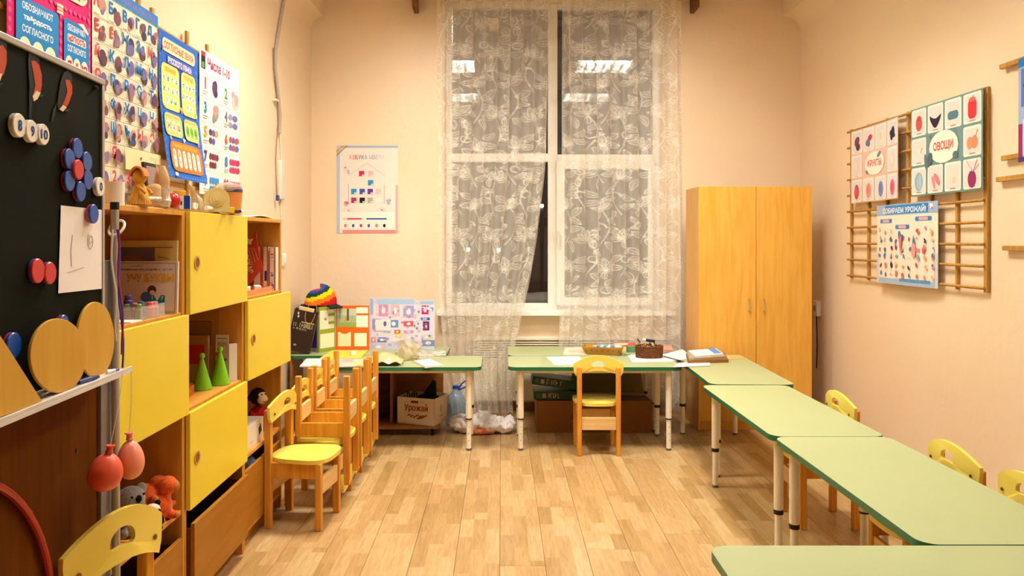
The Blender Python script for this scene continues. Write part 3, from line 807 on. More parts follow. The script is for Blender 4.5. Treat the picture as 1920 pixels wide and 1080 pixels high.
# ================================================================ ON THE BLACKBOARD
def on_board(px, py, d=0.0):
    r = Vector(((px-CX)/F, 1, -(py-CY)/F)); o = Vector((0, 0, E)); p0 = BO+BN*d
    return o+r*((p0-o).dot(BN)/r.dot(BN))
def cut(mb, pts, d0, d1, m=0, col=None):
    A = [on_board(x, y, d0) for x, y in pts]; B = [p+BN*(d1-d0) for p in A]; n = len(pts)
    return mb.add(A+B, [tuple(range(n-1, -1, -1)), tuple(range(n, 2*n))]+[(i, (i+1) % n, n+(i+1) % n, n+i) for i in range(n)], m, col)
MR = mat('red magnet', '#c3201f', .3, .5); MBL = mat('blue magnet', '#15489c', .3, .5); MWH = mat('white magnet', '#eee6d6', .4, .5)
NUM = mat('blue number print', '#22408f', .5)
def magnet(px, py, r, front, back, label, txt=None, group=None, d=.001):
    c = on_board(px, py, d); root = empty('magnet', c, label=label, cat='magnet', group=group)
    M_ = Matrix((( -BD.x, 0, BN.x, 0), (-BD.y, 0, BN.y, 0), (0, 1, 0, 0), (0, 0, 0, 1)))   # disc axis z -> out of the board
    MB().lathe([(r*.9, 0), (r, .002), (r, .006)], 28, M=M_).build('back_half', back, root)
    MB().lathe([(r, .006), (r, .011), (r*.93, .013)], 28, M=M_).build('front_half', front, root)
    if txt:
        sh = Sheet(plane(BN*.0131, -BD, (0, 0, 1))); sh.text(txt, 0, 0, None if len(txt) == 1 else r*1.25, r*.95, '#22408f', .03); sh.finish(root)
magnet(26, 235, .0265, MWH, MWH, 'white round magnet with a blue figure eight on the chalkboard', '8')
magnet(50, 246, .0255, MWH, MWH, 'white round magnet with a blue figure nine between eight and ten', '9', d=.0035)
magnet(72, 252, .0245, MWH, MWH, 'white round magnet with a blue two-digit ten on the chalkboard', '10', d=.006)
magnet(180, 350, .0255, MWH, MWH, 'white round magnet with a blue zero near the board edge', '0')
for px, py, p in ((137, 278, 'top'), (122, 298, 'upper left'), (155, 303, 'upper right'), (122, 339, 'lower left'), (157, 337, 'lower right'), (143, 359, 'bottom')):
    magnet(px, py, .0258, MBL, MR, f'blue magnet forming the {p} petal of the magnet flower', group='petals of the magnet flower')
magnet(139, 318, .0255, MR, MR, 'red magnet at the centre of the magnet flower', d=.008)
magnet(168, 401, .0255, MBL, MR, 'blue magnet holding up the white drawing sheet', d=.007)
magnet(62, 508, .0285, MR, MBL, 'red magnet of the touching pair, with a blue back showing at its side', group='pair of red magnets')
magnet(85, 512, .0265, MR, MBL, 'red magnet of the touching pair, the one towards the drawing sheet', group='pair of red magnets', d=.003)
magnet(111, 607, .022, MBL, MR, 'blue magnet half hidden by the upright wooden ovals')
magnet(16, 648, .0285, MBL, MR, 'blue magnet above the slanting wooden board')
# drawing sheet
DWG = [(114, 385), (196, 394), (194, 541), (109, 550)]
m = MB(); cut(m, DWG, .003, .0035)
dw = m.build('drawing_sheet', mat('drawing paper', '#f3e9e6', .6, vary=.02)); tag(dw, 'white sheet with faint pencil marks held on the chalkboard', 'paper')
pen = MB(); G = lin('#c2b8b8')
def stroke(pts, r=.0007): pen.tube([on_board(x, y, .0042) for x, y in pts], r, 5, col=G)
stroke([(170+(3+.45*k)*math.cos(k*.6)*.55, 452+(3+.9*k)*math.sin(k*.6)) for k in range(18)])
stroke([(126, 511), (141, 506), (156, 501)]); stroke([(136, 440), (133, 470), (134, 500)])
pen.build('pencil_marks', print_mat(), dw)
# paper bullfinches
BK = lin('#15120f'); RD = lin('#b1411f'); WHT = lin('#e6c9a4'); OR2 = lin('#cf7046')
birds = [
 ([(-14, 78), (-4, 68), (6, 70), (12, 82), (12, 100), (6, 120), (-4, 140), (-20, 150)], None, [(-14, 94), (4, 84), (12, 96), (12, 118), (7, 138), (-2, 150), (-14, 150)], [(-10, 138), (4, 138), (0, 152), (-10, 156)], 'paper bullfinch farthest from the board edge, high on the chalkboard'),
 ([(53, 99), (58, 94), (66, 96), (71, 104), (73, 116), (76, 140), (70, 165), (62, 188), (58, 190), (55, 170), (53, 140), (52, 115)], [(54, 165), (60, 188), (57, 222), (54, 222)], [(58, 114), (66, 114), (73, 122), (78, 140), (78, 160), (75, 176), (63, 189), (61, 182), (66, 160), (62, 135)], [(61, 180), (68, 170), (76, 174), (70, 186), (63, 190)], 'paper bullfinch hanging straight with a long dark tail on the chalkboard'),
 ([(118, 137), (126, 132), (133, 138), (135, 150), (130, 165), (118, 192), (109, 205), (107, 195), (109, 175), (113, 152)], [(107, 192), (102, 214), (98, 230), (95, 228), (99, 205)], [(122, 149), (130, 150), (135, 160), (135, 175), (128, 195), (118, 208), (112, 206), (120, 190), (126, 172)], [(111, 205), (118, 197), (125, 201), (118, 209)], 'paper bullfinch next to the board edge with a string-thin tail'),
]
for blk, tail, red, wht, lab in birds:
    m = MB(); cut(m, blk, .002, .003, 0, BK)
    if tail: cut(m, tail, .002, .0028, 0, BK)
    b_ = m.build('paper_bird', print_mat(), smooth=None); tag(b_, lab, 'paper bird')
    m = MB(); cut(m, red, .003, .0036, 0, RD); cut(m, wht, .0036, .004, 0, WHT); m.build('breast', print_mat(), b_, smooth=None)
    x, y = wht[2]; m = MB()
    for k in range(3): m.tube([on_board(x-4, y+6, .003), on_board(x+2+2*k, y+10-3*k, .003)], .0006, 4, col=BK)
    m.build('feet', print_mat(), b_)
p = on_board(176, 165, 0); tag(MB().lathe([(.006, 0), (.006, .006), (.003, .012)], 12, M=T(*p) @ Matrix(((0,0,1,0),(0,1,0,0),(-1,0,0,0),(0,0,0,1)))).build('hook', BLACK), 'small black hook near the top of the chalkboard', 'hook')
# wooden boards leaning on the ledge
OVW = wood('pale birch ply', '#c18f2c', '#ca9936', (6, 6, 1.0), .5, knots=2.6)
def wooden(pts, d0, d1, lab, name='wooden_oval'):
    m = MB(); cut(m, pts, d0, d1); o = m.build(name, OVW, smooth=40, bevel=.0015); return tag(o, lab, 'wooden shape')
wooden(ellipse(53, 70, 44, 104, 667), .030, .037, 'large wooden oval leaning on the ledge beside the slanting wooden board')
wooden(ellipse(35, 71, 44, 175, 637), .012, .019, 'narrow wooden oval leaning near the end of the ledge')
wooden([(-60, 560), (-12, 620), (0, 638), (74, 753), (30, 770), (-30, 790), (-90, 815)], .034, .041, 'wooden triangle board with a slanting edge leaning on the ledge', 'wooden_triangle')
# things lying on the ledge
def on_ledge(px, py, z): return on_z(px, py, z)
LZ = ez0-.004
def marker(a, b, col, cap, lab, r=.006):
    pa, pb = on_ledge(*a, LZ+r), on_ledge(*b, LZ+r); dv = pb-pa; root = empty('marker_pen', pa, label=lab, cat='pen')
    MB().tube([(0, 0, 0), dv*.68], r, 12).build('barrel', mat('pen '+col, col, .35), root)
    MB().tube([dv*.68, dv], [r*1.08, r*.8], 12).build('cap', mat('pen '+cap, cap, .35), root)
marker((147, 717), (184, 706), '#25357e', '#1c2a66', 'dark blue marker lying on the board ledge')
marker((200, 698), (222, 693), '#e8e4ee', '#6a3fae', 'white and purple marker at the tip of the board ledge', .005)
m = MB(); q = on_ledge(88, 738, LZ)
for k in range(3): m.box(-.02+.006*k, .02+.004*k, -.05, .05, .004*k, .004*k+.0035, M=T(q.x-.012, q.y, LZ) @ Rz(.1*k))
tag(m.build('chalk_cloth', mat('rag white', '#e9e2da', .8, bump=.2), smooth=None), 'folded white cloth on the board ledge behind the large oval', 'cloth')
m = MB(); q = on_ledge(150, 708, LZ); m.box(-.03, .01, -.045, .05, 0, .006, M=T(q.x-.022, q.y, LZ)); tag(m.build('chalk_box', mat('brown card', '#7d4a2a', .7), bevel=.002), 'flat brown card box on the ledge between the ovals', 'box')
# balloons
def balloon(px, py, Y, w, h, tilt, BAL, lab, top):
    c = at(px, py, Y); root = empty('balloon', c, label=lab, cat='balloon')
    prof = []
    for k in range(18):
        t = k/17; a = -math.pi/2+math.pi*.94*t
        prof.append((max(.0008, w/2*math.cos(a)*(1-.12*math.sin(a)) ), h/2*math.sin(a)))
    r0, z0 = prof[-1]; prof += [(.010, z0+.004), (.0075, z0+.010), (.0075, z0+.016), (.011, z0+.021)]
    M_ = Matrix.Rotation(tilt, 4, 'Y')
    MB().lathe(prof, 28, M=M_).build('body', BAL, root, smooth=60)
    tp = M_ @ Vector((0, 0, z0+.021)); m = MB()
    m.tube([tp+Vector((.0095*math.cos(t), .0095*math.sin(t), 0)) for t in [6.2832*k/16 for k in range(17)]], .0022, 6, cap=False); m.build('neck_rim', BAL, root)
    q = Vector(top)-c; MB().tube([tp, tp.lerp(q, .5)+Vector((.003, 0, 0)), q], .0009, 5).build('string', mat('pale string', '#d8cfc4', .7), root)
ltip = bpt(-.035, ez0-.008, .05)
balloon(198, 885, 1.99, .084, .100, .18, mat('coral balloon', '#ea6248', .32, .5, vary=.04, sss=.25), 'coral balloon with a twisted neck hanging by a string from the ledge', bpt(.03, ez0-.008, .066))
balloon(245, 862, 2.11, .070, .108, -.05, mat('pale coral balloon', '#f39a80', .32, .5, vary=.04, sss=.25), 'pale coral oblong balloon hanging from the tip of the ledge', bpt(-.025, ez0-.008, .066))
# red hoop leaning on the lower board
p1, p3 = on_board(0, 905, -.027), on_board(96, 1080, -.027)
uu = lambda p: (p-BO).dot(BD)
u1, z1, u3, z3 = uu(p1), p1.z, uu(p3), p3.z; best = None
for k in range(200):
    r = .46+.0008*k
    for s_ in (1,):
        uc = u1+math.sqrt(max(0, r*r-(z1-r)**2)); e = abs((u3-uc)**2+(z3-r)**2-r*r)
        if best is None or e < best[0]: best = (e, r, uc)
_, hr, huc = best
tag(MB().tube([bpt(huc+(hr-.009)*math.cos(t), hr+(hr-.009)*math.sin(t), -.027) for t in [6.2832*k/64 for k in range(65)]], .0095, 10, cap=False).build('hoop', mat('red hoop plastic', '#a81d17', .35)), 'red plastic hoop leaning on the brown lower board', 'hoop')

# ================================================================ POSTERS
UL, UR, UB, VZ = (0, 1, 0), (0, -1, 0), (1, 0, 0), (0, 0, 1)
# wooden lattice behind the left posters
LAT = wood('lattice pine', '#a87a34', '#bb8c43', (12, 12, 1.2), .5)
lt = empty('wall_lattice', (XL, 3.3, 1.5), label='wooden lattice on the left wall behind the hanging posters', cat='lattice'); ll = Vector(lt.location)
def lp(mb, name):
    o = mb.build(name, LAT, lt, bevel=.002); o.location = -ll
for y in (2.36, 2.62, 2.88, 3.14, 3.29, 3.42, 3.80, 4.06): lp(MB().box(XL+.016, XL+.030, y-.012, y+.012, 1.54, 2.46), 'upright_bar')
for k in range(8): lp(MB().box(XL+.001, XL+.016, 2.30, 4.12, 1.56+k*.118, 1.578+k*.118), 'cross_bar')
lp(MB().box(XL+.016, XL+.034, 2.315, 2.345, 1.54, 2.7), 'upright_bar')
XP = XL+.034
ANIM = ['#5a3f52', '#7a4a5a', '#a06a72', '#6d6a9a', '#463a55', '#b98a7a', '#8a6f92']
# --- vowel poster (pink and blue)
r, s = poster('wall_poster', (XP, 2.40, 1.86), UL, VZ, .49, .74, '#d5176f', 'pink and blue poster about vowel sounds above the chalkboard')
for k in range(24):
    for u in (.012, .478): s.ell(u, .02+.03*k, .008, .010, '#e8558f', n=10)
for k in range(16): s.ell(.02+.03*k, .385, .010, .008, '#e8558f', n=10)
for k in range(13): s.ell(.288, .02+.03*k, .008, .010, '#e8558f', n=10)
s.rr(.245, .55, .44, .25, .05, '#f3e6c4')
for k, t in enumerate('аоуиэы'):
    u = .075+.072*k; s.text(t, u, .475, None, .05, '#2e7fbf', .04); s.text('[', u-.030, .475, .008, .075, '#555a60', 0); s.text(']', u+.030, .475, .008, .075, '#555a60', 0)
s.text('ГЛАСНЫЕ ЗВУКИ', .25, .585, .36, .045, '#c8352b', .03)
s.rr(.155, .17, .235, .36, .01, '#1d7fc4'); s.rr(.388, .17, .165, .36, .01, '#1d7fc4')
for u, w, mid_, mc in ((.155, .17, 'твёрдость', '#ffffff'), (.388, .12, 'мягкость', '#d32f3c')):
    s.text('ОБОЗНАЧАЮТ', u, .325, w, .024, '#ffffff', .02)
    if mc != '#ffffff': s.rr(u, .287, w, .028, .006, '#ffffff')
    s.text(mid_, u, .287, w*.92, .024, mc, .04); s.text('СОГЛАСНОГО', u, .250, w, .024, '#ffffff', .02)
for k, t in enumerate('аоу'): s.ell(.085+.07*k, .19, .031, .033, '#f6ecd0'); s.text(t, .085+.07*k, .185, None, .030, '#2546a0', .05)
for k, t in enumerate('яёю'): s.ell(.338+.05*k, .19, .024, .033, '#f6ecd0'); s.text(t, .338+.05*k, .19, None, .032, '#d3213f', .05)
for k, t in enumerate('эы'): s.ell(.115+.08*k, .11, .031, .033, '#f6ecd0'); s.text(t, .115+.08*k, .107, None, .030, '#2546a0', .05)
s.ell(.02, .43, .022, .03, '#f3e2da', .6); s.ell(.045, .44, .018, .03, '#9aa0a8', -.5)
for k in range(3): s.rect(.262, .355+.012*k, .30, .365+.012*k, ['#f0d9c0', '#e7b9a0', '#f5ead8'][k])
s.poly([(.39, .352), (.43, .36), (.465, .335), (.46, .325), (.42, .345)], '#f6ecdc')
s.finish(r)
# --- alphabet poster
r, s = poster('wall_poster', (XP+.002, 2.897, 1.615), UL, VZ, .553, .815, '#f3ead2', 'alphabet poster with red and blue letters and animals on the left wall')
s.rect(.0, .765, .553, .815, '#2b7fbf'); s.text('ЗВУКИ И БУКВЫ', .34, .79, .36, .026, '#8d5fae', .02)
rows = ['АБВГД', 'ЕЁЖЗИ', 'ЙКЛМН', 'ОПРСТ', 'УФХЦЧ', 'ШЩЪЫЭ', 'ЮЯ', '12345']
RH = .0955; CWd = .553/5
VOW = set('АЕЁИЙОУЫЭЮЯ')
for i, row in enumerate(rows):
    vt = .762-i*RH
    s.line(0, vt, .553, vt, .0022, '#8b7f74')
    for j in range(5):
        u = j*CWd
        if j and not (i == 6 and j > 2): s.line(u, vt, u, vt-RH, .0016, '#a3978a')
        if i == 6 and j >= 2: continue
        t = row[j]; c = '#c2404a' if (t in VOW or i == 7) else '#1f6fb8'
        s.blob(u+CWd*.66, vt-RH*.57, RH*.40, random.Random(i*7+j).sample(ANIM, 3), 7, i*7+j)
        s.text(t, u+CWd*.26, vt-RH*.36, None, RH*.52, c, .04)
        s.rect(u+.01, vt-RH*.93, u+.05, vt-RH*.90, '#9c9488')
        if t == 'Ъ': s.text('Ь', u+CWd*.66, vt-RH*.7, None, RH*.4, '#1f6fb8', .04)
s.rect(2*CWd+.004, .762-7*RH+.003, .549, .762-6*RH-.003, '#efe2b2'); s.text('Азбука', .48, .16, .07, .025, '#b0a58c', 0); s.blob(.51, .115, .022, ['#8a3a6a', '#5a3a72', '#c03a4a'], 4, 91); s.blob(.36, .15, .012, ['#6a675a'], 3, 17)
s.finish(r)
# --- consonant poster (blue), its lower edge hanging away from the wall
bnd = lambda u, v: .05*max(0, 1-v/.45)**1.5
r, s = poster('wall_poster', (XP+.008, 3.445, 1.705), UL, VZ, .445, .675, '#2c62b8', 'blue consonant-sounds poster with yellow, green and orange panels, lower edge curling out', bend=bnd, axis=1)
for k in range(22):
    for u in (.010, .415): s.ell(u, .02+.03*k, .004, .006, '#6c9be0', n=6)
for k in range(14): s.ell(.02+.03*k, .012, .006, .004, '#6c9be0', n=6)
s.rr(.215, .615, .37, .062, .025, '#ecd9b6'); s.text('СОГЛАСНЫЕ ЗВУКИ', .215, .615, .33, .036, '#b5401f', .03)
s.rr(.225, .553, .29, .040, .006, '#4a55b0'); s.text('РУССКОГО ЯЗЫКА', .225, .553, .27, .030, '#e8e4f4', .04)
for cu, w, ttl, rws in ((.115, .19, 'ЗВОНКИЕ', ('бвгд', 'жзйл', 'рнм')), (.318, .17, 'ГЛУХИЕ', ('пфкт', 'шсхщ', 'чц'))):
    s.rr(cu, .425, w, .21, .03, '#f2d877'); s.text(ttl, cu, .505, w*.62, .022, '#d9752a', .03)
    for i, rw in enumerate(rws):
        for j, t in enumerate(rw):
            u = cu+(j-(len(rw)-1)/2)*w*.235; v = .462-i*.050
            s.ell(u, v, w*.10, .020, '#faf3d8', n=12); s.text(t, u, v, None, .022, '#3a8a5a' if w > .18 else '#4a62b8', .04)
for cu, w, ttl, tx, oc, tc_ in ((.115, .19, 'ВСЕГДА ТВЁРДЫЕ', 'ЖЦШ', '#f3ecc8', '#c23a34'), (.318, .17, 'ВСЕГДА МЯГКИЕ', 'ЙЧЩ', '#7fb04a', '#3f7a2a')):
    s.rr(cu, .250, w, .105, .03, '#b9c77c'); s.text(ttl, cu, .288, w*.8, .013, '#c7775a', .02)
    for j, t in enumerate(tx): s.ell(cu+(j-1)*w*.28, .243, w*.115, .028, oc, n=14); s.text(t, cu+(j-1)*w*.28, .243, None, .028, tc_, .05)
s.rr(.222, .105, .36, .140, .04, '#e8713a'); s.text('ПАРНЫЕ СОГЛАСНЫЕ', .215, .156, .28, .020, '#f2b43a', .03)
for j, t in enumerate(('БП', 'ВФ', 'ГК', 'ДТ', 'ЖШ', 'ЗС')):
    u = .082+.054*j; s.rr(u, .096, .034, .088, .016, '#f7efda'); s.text(t[0], u, .116, .014, .020, '#d0493a', .04); s.text(t[1], u, .078, .014, .020, '#6a5a9a', .04)
for u, v in ((.03, .59), (.045, .335), (.215, .335), (.39, .335), (.06, .19), (.21, .19), (.385, .19)): s.blob(u, v, .016, ['#e0b07a', '#f2efe6', '#d97a9a'], 4, int(u*1000+v*77))
s.rr(.07, .02, .03, .016, .003, '#e6ecf8')
s.finish(r)
# --- numbers poster
r, s = poster('wall_poster', (XP+.001, 3.93, 1.66), UL, VZ, .56, .755, '#f5efe6', 'white numbers poster with colourful digits beside the cable on the left wall', bend=lambda u, v: .01*max(0, (u-.45)/.1)**2, axis=0)
s.rect(.02, .655, .075, .745, '#1d2430'); s.rect(.03, .66, .06, .69, '#58a060'); s.rect(.02, .722, .075, .745, '#c0303a')
s.text('Числа 1-10', .27, .70, .33, .055, '#c8285a', .03)
nums = [('1', '#d63a3a'), ('2', '#4a9a4a'), ('3', '#1f8f86'), ('4', '#6d6a72'), ('5', '#ee9420'), ('6', '#e2553f'), ('7', '#5a2f72'), ('8', '#2f86c8'), ('9', '#2f9ad0'), ('10', '#d63a5a')]
for i, (t, c) in enumerate(nums):
    rw, cl = divmod(i, 2); u = .02+cl*.30; v = .62-rw*.128
    s.text(t, u+.055, v-.035, None, .062, c, .05); s.rect(u+.02, v-.082, u+.09, v-.078, '#8f867c'); s.rect(u+.02, v-.095, u+.075, v-.091, '#8f867c')
    if cl == 0: s.line(0, v+.016, .56, v+.016, .0018, '#b3a99c')
    nm = i+1
    cs = [['#3f3050', '#5a3a62'], ['#e6b7b0', '#d99a9a'], ['#d98a8a', '#e9e2d6', '#8a8078'], ['#8f8ab8', '#6d6a92'], ['#6a3f52', '#5a5aa0', '#e09a4a'], ['#d84a4a', '#5a6ac0'], ['#7a2f42', '#5e2a3a'], ['#d23a72', '#c03062'], ['#3a8ad0'], ['#c84a6a']][i]
    if nm <= 3: s.blob(u+.185, v-.05, .06, cs, 6, i)
    else:
        per = (nm+1)//2 if nm > 4 else 2
        for k in range(nm): s.ell(u+.125+(k % per)*.125/per, v-.028-.045*(k//per), .05/per+.006, .018, cs[k % len(cs)], n=12)
s.line(.30, .0, .30, .63, .0016, '#b3a99c')
s.finish(r)
# --- colour alphabet on the back wall
a, b = at(631, 437, YB-.004), at(746, 273, YB-.004); w, h = b.x-a.x, b.z-a.z
r, s = poster('wall_poster', a, UB, VZ, w, h, '#f4e6df', 'colour chart poster with a printed house of colour squares on the back wall')
s.rect(0, h-.02, w, h, '#aab8d4'); s.rect(0, .0, .028, h, '#b9c6e0'); s.rect(.05, 0, w, .026, '#e88f96'); s.rect(w-.02, 0, w, h*.55, '#ecb3b0')
s.rect(.03, .04, w-.03, h*.24, '#faf2ea')
for k, c in enumerate(('#e0662e', '#f0b23a', '#8aa86a', '#7a9ac8')):
    s.poly([(0, h-.045-.012*k), (0, h-.057-.012*k), (.035+.01*k, h-.02-.003*k), (.065+.012*k, h), (.050+.012*k, h)], c)
for i, (t, c) in enumerate(zip('АЗБУКА', ('#e08a7a', '#d0606a', '#a04a6a', '#5a4a72', '#4a5a86', '#5a86b0'))): s.text(t, .115+.026*i, h*.868, .022, .036, c, .01)
for i, (t, c) in enumerate(zip('ЦВЕТА', ('#6d9ac0', '#8fb0c8', '#b0bfc8', '#c9c6c0', '#dccfc2'))): s.text(t, .285+.026*i, h*.868, .022, .036, c, .01)
s.line(.10, h*.66, .255, h*.80, .004, '#d9b7b0'); s.line(.255, h*.80, .40, h*.66, .004, '#d9b7b0'); s.line(.10, h*.33, .10, h*.56, .004, '#7a9ac8'); s.line(.40, h*.33, .40, h*.56, .004, '#d8a0a8')
sq = .045
for u, v, c in ((.21, .68, '#d2265a'), (.285, .68, '#edb9b6'), (.285, .575, '#2a90cc'), (.145, .475, '#2a90cc'), (.215, .475, '#3f55b0'), (.282, .475, '#6a3596'), (.35, .475, '#f0c6c6'), (.145, .375, '#a82f68'), (.215, .375, '#1d1b22'), (.282, .375, '#b5aea4'), (.35, .375, '#f6f0ea')):
    s.rect(u-sq/2, v*h-sq/2, u+sq/2, v*h+sq/2, c); s.ell(u+.012, v*h-.014, .010, .007, '#efe2e0')
for u, v in ((.055, .74), (.07, .70), (.06, .34), (.42, .36), (.09, .28), (.37, .29)): s.blob(u+.02, v*h, .030, ['#e9a7a4', '#d86a76', '#f3dcd4', '#a9b6d8'], 4, int(v*100))
s.rect(.08, h*.155, .21, h*.172, '#cf4a62'); s.rect(.055, h*.155, .09, h*.172, '#f0c9c2'); s.rect(.25, h*.155, .42, h*.172, '#3f6ab0')
for k, c in enumerate(('#e06a6a', '#3a6ab8', '#b0457a', '#3a6ab8', '#e2707a', '#2a2a2e')): s.ell(.075+.065*k, h*.085, .011, .015, c)
s.finish(r)
# --- right wall trellis with fruit and vegetable posters
tr = empty('wall_trellis', (XR, 4.66, 1.15), label='wooden trellis on the right wall carrying fruit and vegetable posters', cat='trellis'); tl_ = Vector(tr.location)
def tp_(mb, name):
    o = mb.build(name, LAT, tr, bevel=.003); o.location = -tl_
for k in range(7):
    y = 5.42-.2515*k; wd_ = .016 if k == 6 else .010; tp_(MB().box(XR-.018, XR-.002, y-wd_, y+wd_, 1.15, 2.205), 'upright_bar')
for k in range(10):
    z = 1.168+.1132*k; tp_(MB().tube([(XR-.026, 5.45, z), (XR-.026, 3.91, z+.004)], .0085, 8), 'cross_bar')
XQ = XR-.038
def card(s, u, v, w, h, c='#f4ead8', pale='#c9c8d2'):
    s.rr(u, v, w, h, .012, c); s.rr(u, v, w*.84, h*.84, .010, pale if pale else c)
r, s = poster('wall_poster', (XQ, 5.365, 1.675), UR, VZ, .68, .505, '#eebfae', 'pink fruit poster on the trellis with its lower corner bent away', bend=lambda u, v: .10*max(0, u/.68-.5)**2, axis=0)
cw, chh = .155, .155
FR = {0: ['#8a3a4a', '#5a2f42', '#b04a52'], 1: ['#d83a42', '#c8323a', '#6a6a82'], 2: ['#e9e0cc', '#d9d0b8'], 3: ['#2f2436', '#3a2c44', '#241c2c'], 4: ['#e9cfc2', '#f0dcd0'], 5: ['#efd2c6', '#f3e2d8'], 6: ['#d03a42', '#e05252'], 7: ['#ef8a72', '#e97a62'], 8: ['#7a86b8', '#6a76aa'], 9: ['#e0607a', '#d84a62']}
pos = [(0, 0), (1, 0), (2, 0), (3, 0), (0, 1), (3, 1), (0, 2), (1, 2), (2, 2), (3, 2)]
for i, (cx_, cy_) in enumerate(pos):
    u, v = .085+.170*cx_, .42-.168*cy_; card(s, u, v, cw, chh, '#f3eadc', '#dcdbe0')
    if i in (0, 1, 3): s.blob(u, v-.01, .05, FR[i], 7, i+3)
    else: s.ell(u, v-.008, .034, .052, FR[i][0]); s.ell(u-.008, v, .016, .03, FR[i][1])
    s.rect(u-.03, v-.070, u+.03, v-.066, '#c9a89c')
s.ell(.34, .252, .135, .078, '#f7f0e4'); s.ell(.40, .305, .03, .015, '#6f7a92', .5); s.ell(.235, .20, .02, .012, '#7a8499', -.5)
s.text('ФРУКТЫ', .335, .255, .19, .050, '#d2483f', .03); s.finish(r)
r, s = poster('wall_poster', (XQ-.004, 4.575, 1.678), UR, VZ, .682, .52, '#6f8f8c', 'grey green vegetable poster on the trellis')
for i, (cx_, cy_) in enumerate(pos):
    u, v = .087+.1695*cx_, .432-.172*cy_; card(s, u, v, .152, .158, '#f3ece0', '#dfdbd8')
    s.rect(u-.025, v-.069, u+.025, v-.063, '#cf6a5a')
    if i == 0: s.ell(u, v-.005, .034, .046, '#e0484c'); s.poly([(u+.02*math.cos(k*1.05)*(1 if k % 2 else .4), v+.018+.02*math.sin(k*1.05)*(1 if k % 2 else .4)) for k in range(6)], '#5a6a52')
    if i == 1: s.poly([(u-.055+.11*t, v-.01-.055*math.sin(math.pi*t)+.01) for t in [k/10 for k in range(11)]]+[(u+.055-.11*t, v+.02-.022*math.sin(math.pi*t)) for t in [k/10 for k in range(11)]], '#2c1f3a')
    if i == 2: s.rr(u, v-.01, .10, .046, .022, '#4f7684')
    if i == 3: s.rr(u, v-.004, .072, .105, .028, '#d8343c'); s.ell(u, v+.045, .03, .012, '#e8666a'); s.line(u, v+.04, u+.012, v+.066, .006, '#6a7a52')
    if i == 4: s.blob(u+.01, v, .03, ['#efe4d4', '#e9dcc8'], 3, 3); s.line(u+.02, v-.01, u+.035, v+.02, .006, '#7a7a62')
    if i == 5: s.ell(u-.02, v-.01, .026, .034, '#d98f6a'); s.ell(u+.02, v-.008, .028, .036, '#cf8560'); s.line(u+.03, v+.02, u+.048, v+.055, .006, '#8a6a42')
    if i == 6: s.ell(u, v-.005, .044, .056, '#8fb0c4'); s.ell(u+.006, v-.005, .024, .046, '#a9c4d2'); s.line(u, v-.05, u, v+.04, .003, '#5f8296')
    if i == 7: s.ell(u-.015, v-.02, .014, .042, '#e08a8a', .35); s.ell(u+.018, v-.004, .018, .045, '#dd7d80', .7)
    if i == 8: s.ell(u, v-.008, .040, .046, '#eaddd0'); s.ell(u+.012, v-.02, .018, .02, '#ddc9b8')
    if i == 9: s.ell(u, v-.028, .036, .046, '#8a2a5a'); s.line(u+.01, v+.01, u+.045, v+.07, .008, '#b07a8a'); s.line(u+.005, v+.012, u-.05, v+.075, .006, '#c9a2a8'); s.line(u+.01, v+.01, u+.06, v+.045, .006, '#b07a8a')
s.ell(.338, .262, .140, .092, '#e3e7e2'); s.ell(.335, .262, .132, .086, '#f6efe2'); s.ell(.20, .20, .028, .045, '#4f626a', -.5); s.ell(.165, .19, .016, .05, '#5d7278', .2); s.ell(.45, .205, .025, .02, '#5a706e'); s.ell(.215, .33, .014, .012, '#5a7a62')
s.text('ОВОЩИ', .335, .265, .19, .058, '#d8432f', .03); s.finish(r)
r, s = poster('wall_poster', (XQ-.006, 4.985, 1.145), UR, VZ, .690, .497, '#f1e7d6', 'harvest poster with many small fruits under a blue title strip', bend=lambda u, v: .012*math.sin(u*5), axis=0)
s.rect(0, .43, .69, .497, '#9fb4d6'); s.rect(.12, .435, .60, .49, '#2f7fc4'); s.text('СОБИРАЕМ УРОЖАЙ!', .335, .463, .49, .044, '#f3f0ea', .03)
s.rect(0, 0, .69, .035, '#a9bcd8'); s.rect(0, 0, .03, .2, '#cdd2de'); s.rect(.66, 0, .69, .2, '#cdd2de'); s.rect(.30, .02, .62, .04, '#5f93c8'); s.blob(.63, .465, .022, ['#f3f0ea', '#c0405a'], 4, 5)
for u, v in ((.13, .395), (.335, .355), (.555, .400)): s.rr(u, v, .16, .026, .010, '#3f84c0'); s.rr(u, v, .09, .018, .006, '#e0a9b4')
PC = [['#d8545a', '#e07a72'], ['#5a6a9a', '#8fa9c8'], ['#3a2c4a', '#5a3f62'], ['#e8a07a', '#efc0a0'], ['#c03a4a', '#7a3a52'], ['#4f78b0', '#e07a8a']]
rn = random.Random(21)
for i in range(9):
    for j in range(6):
        u = .05+.075*i+rn.uniform(-.012, .012); v = .335-.055*j+rn.uniform(-.012, .012)
        if v > .32 and 3 <= i <= 5: continue
        s.blob(u, v, rn.uniform(.012, .026), rn.choice(PC), 3, i*10+j)
        if rn.random() < .6: s.rect(u-.015, v-.030, u+.015, v-.0285, '#b8ada0')
s.poly([(.47, .31), (.485, .25), (.455, .25)], '#2f7fc4'); s.ell(.47, .215, .022, .045, '#e59a92'); s.poly([(.30, .30), (.345, .30), (.33, .18)], '#d8787a'); s.ell(.315, .31, .014, .022, '#4f78b0')
s.finish(r)
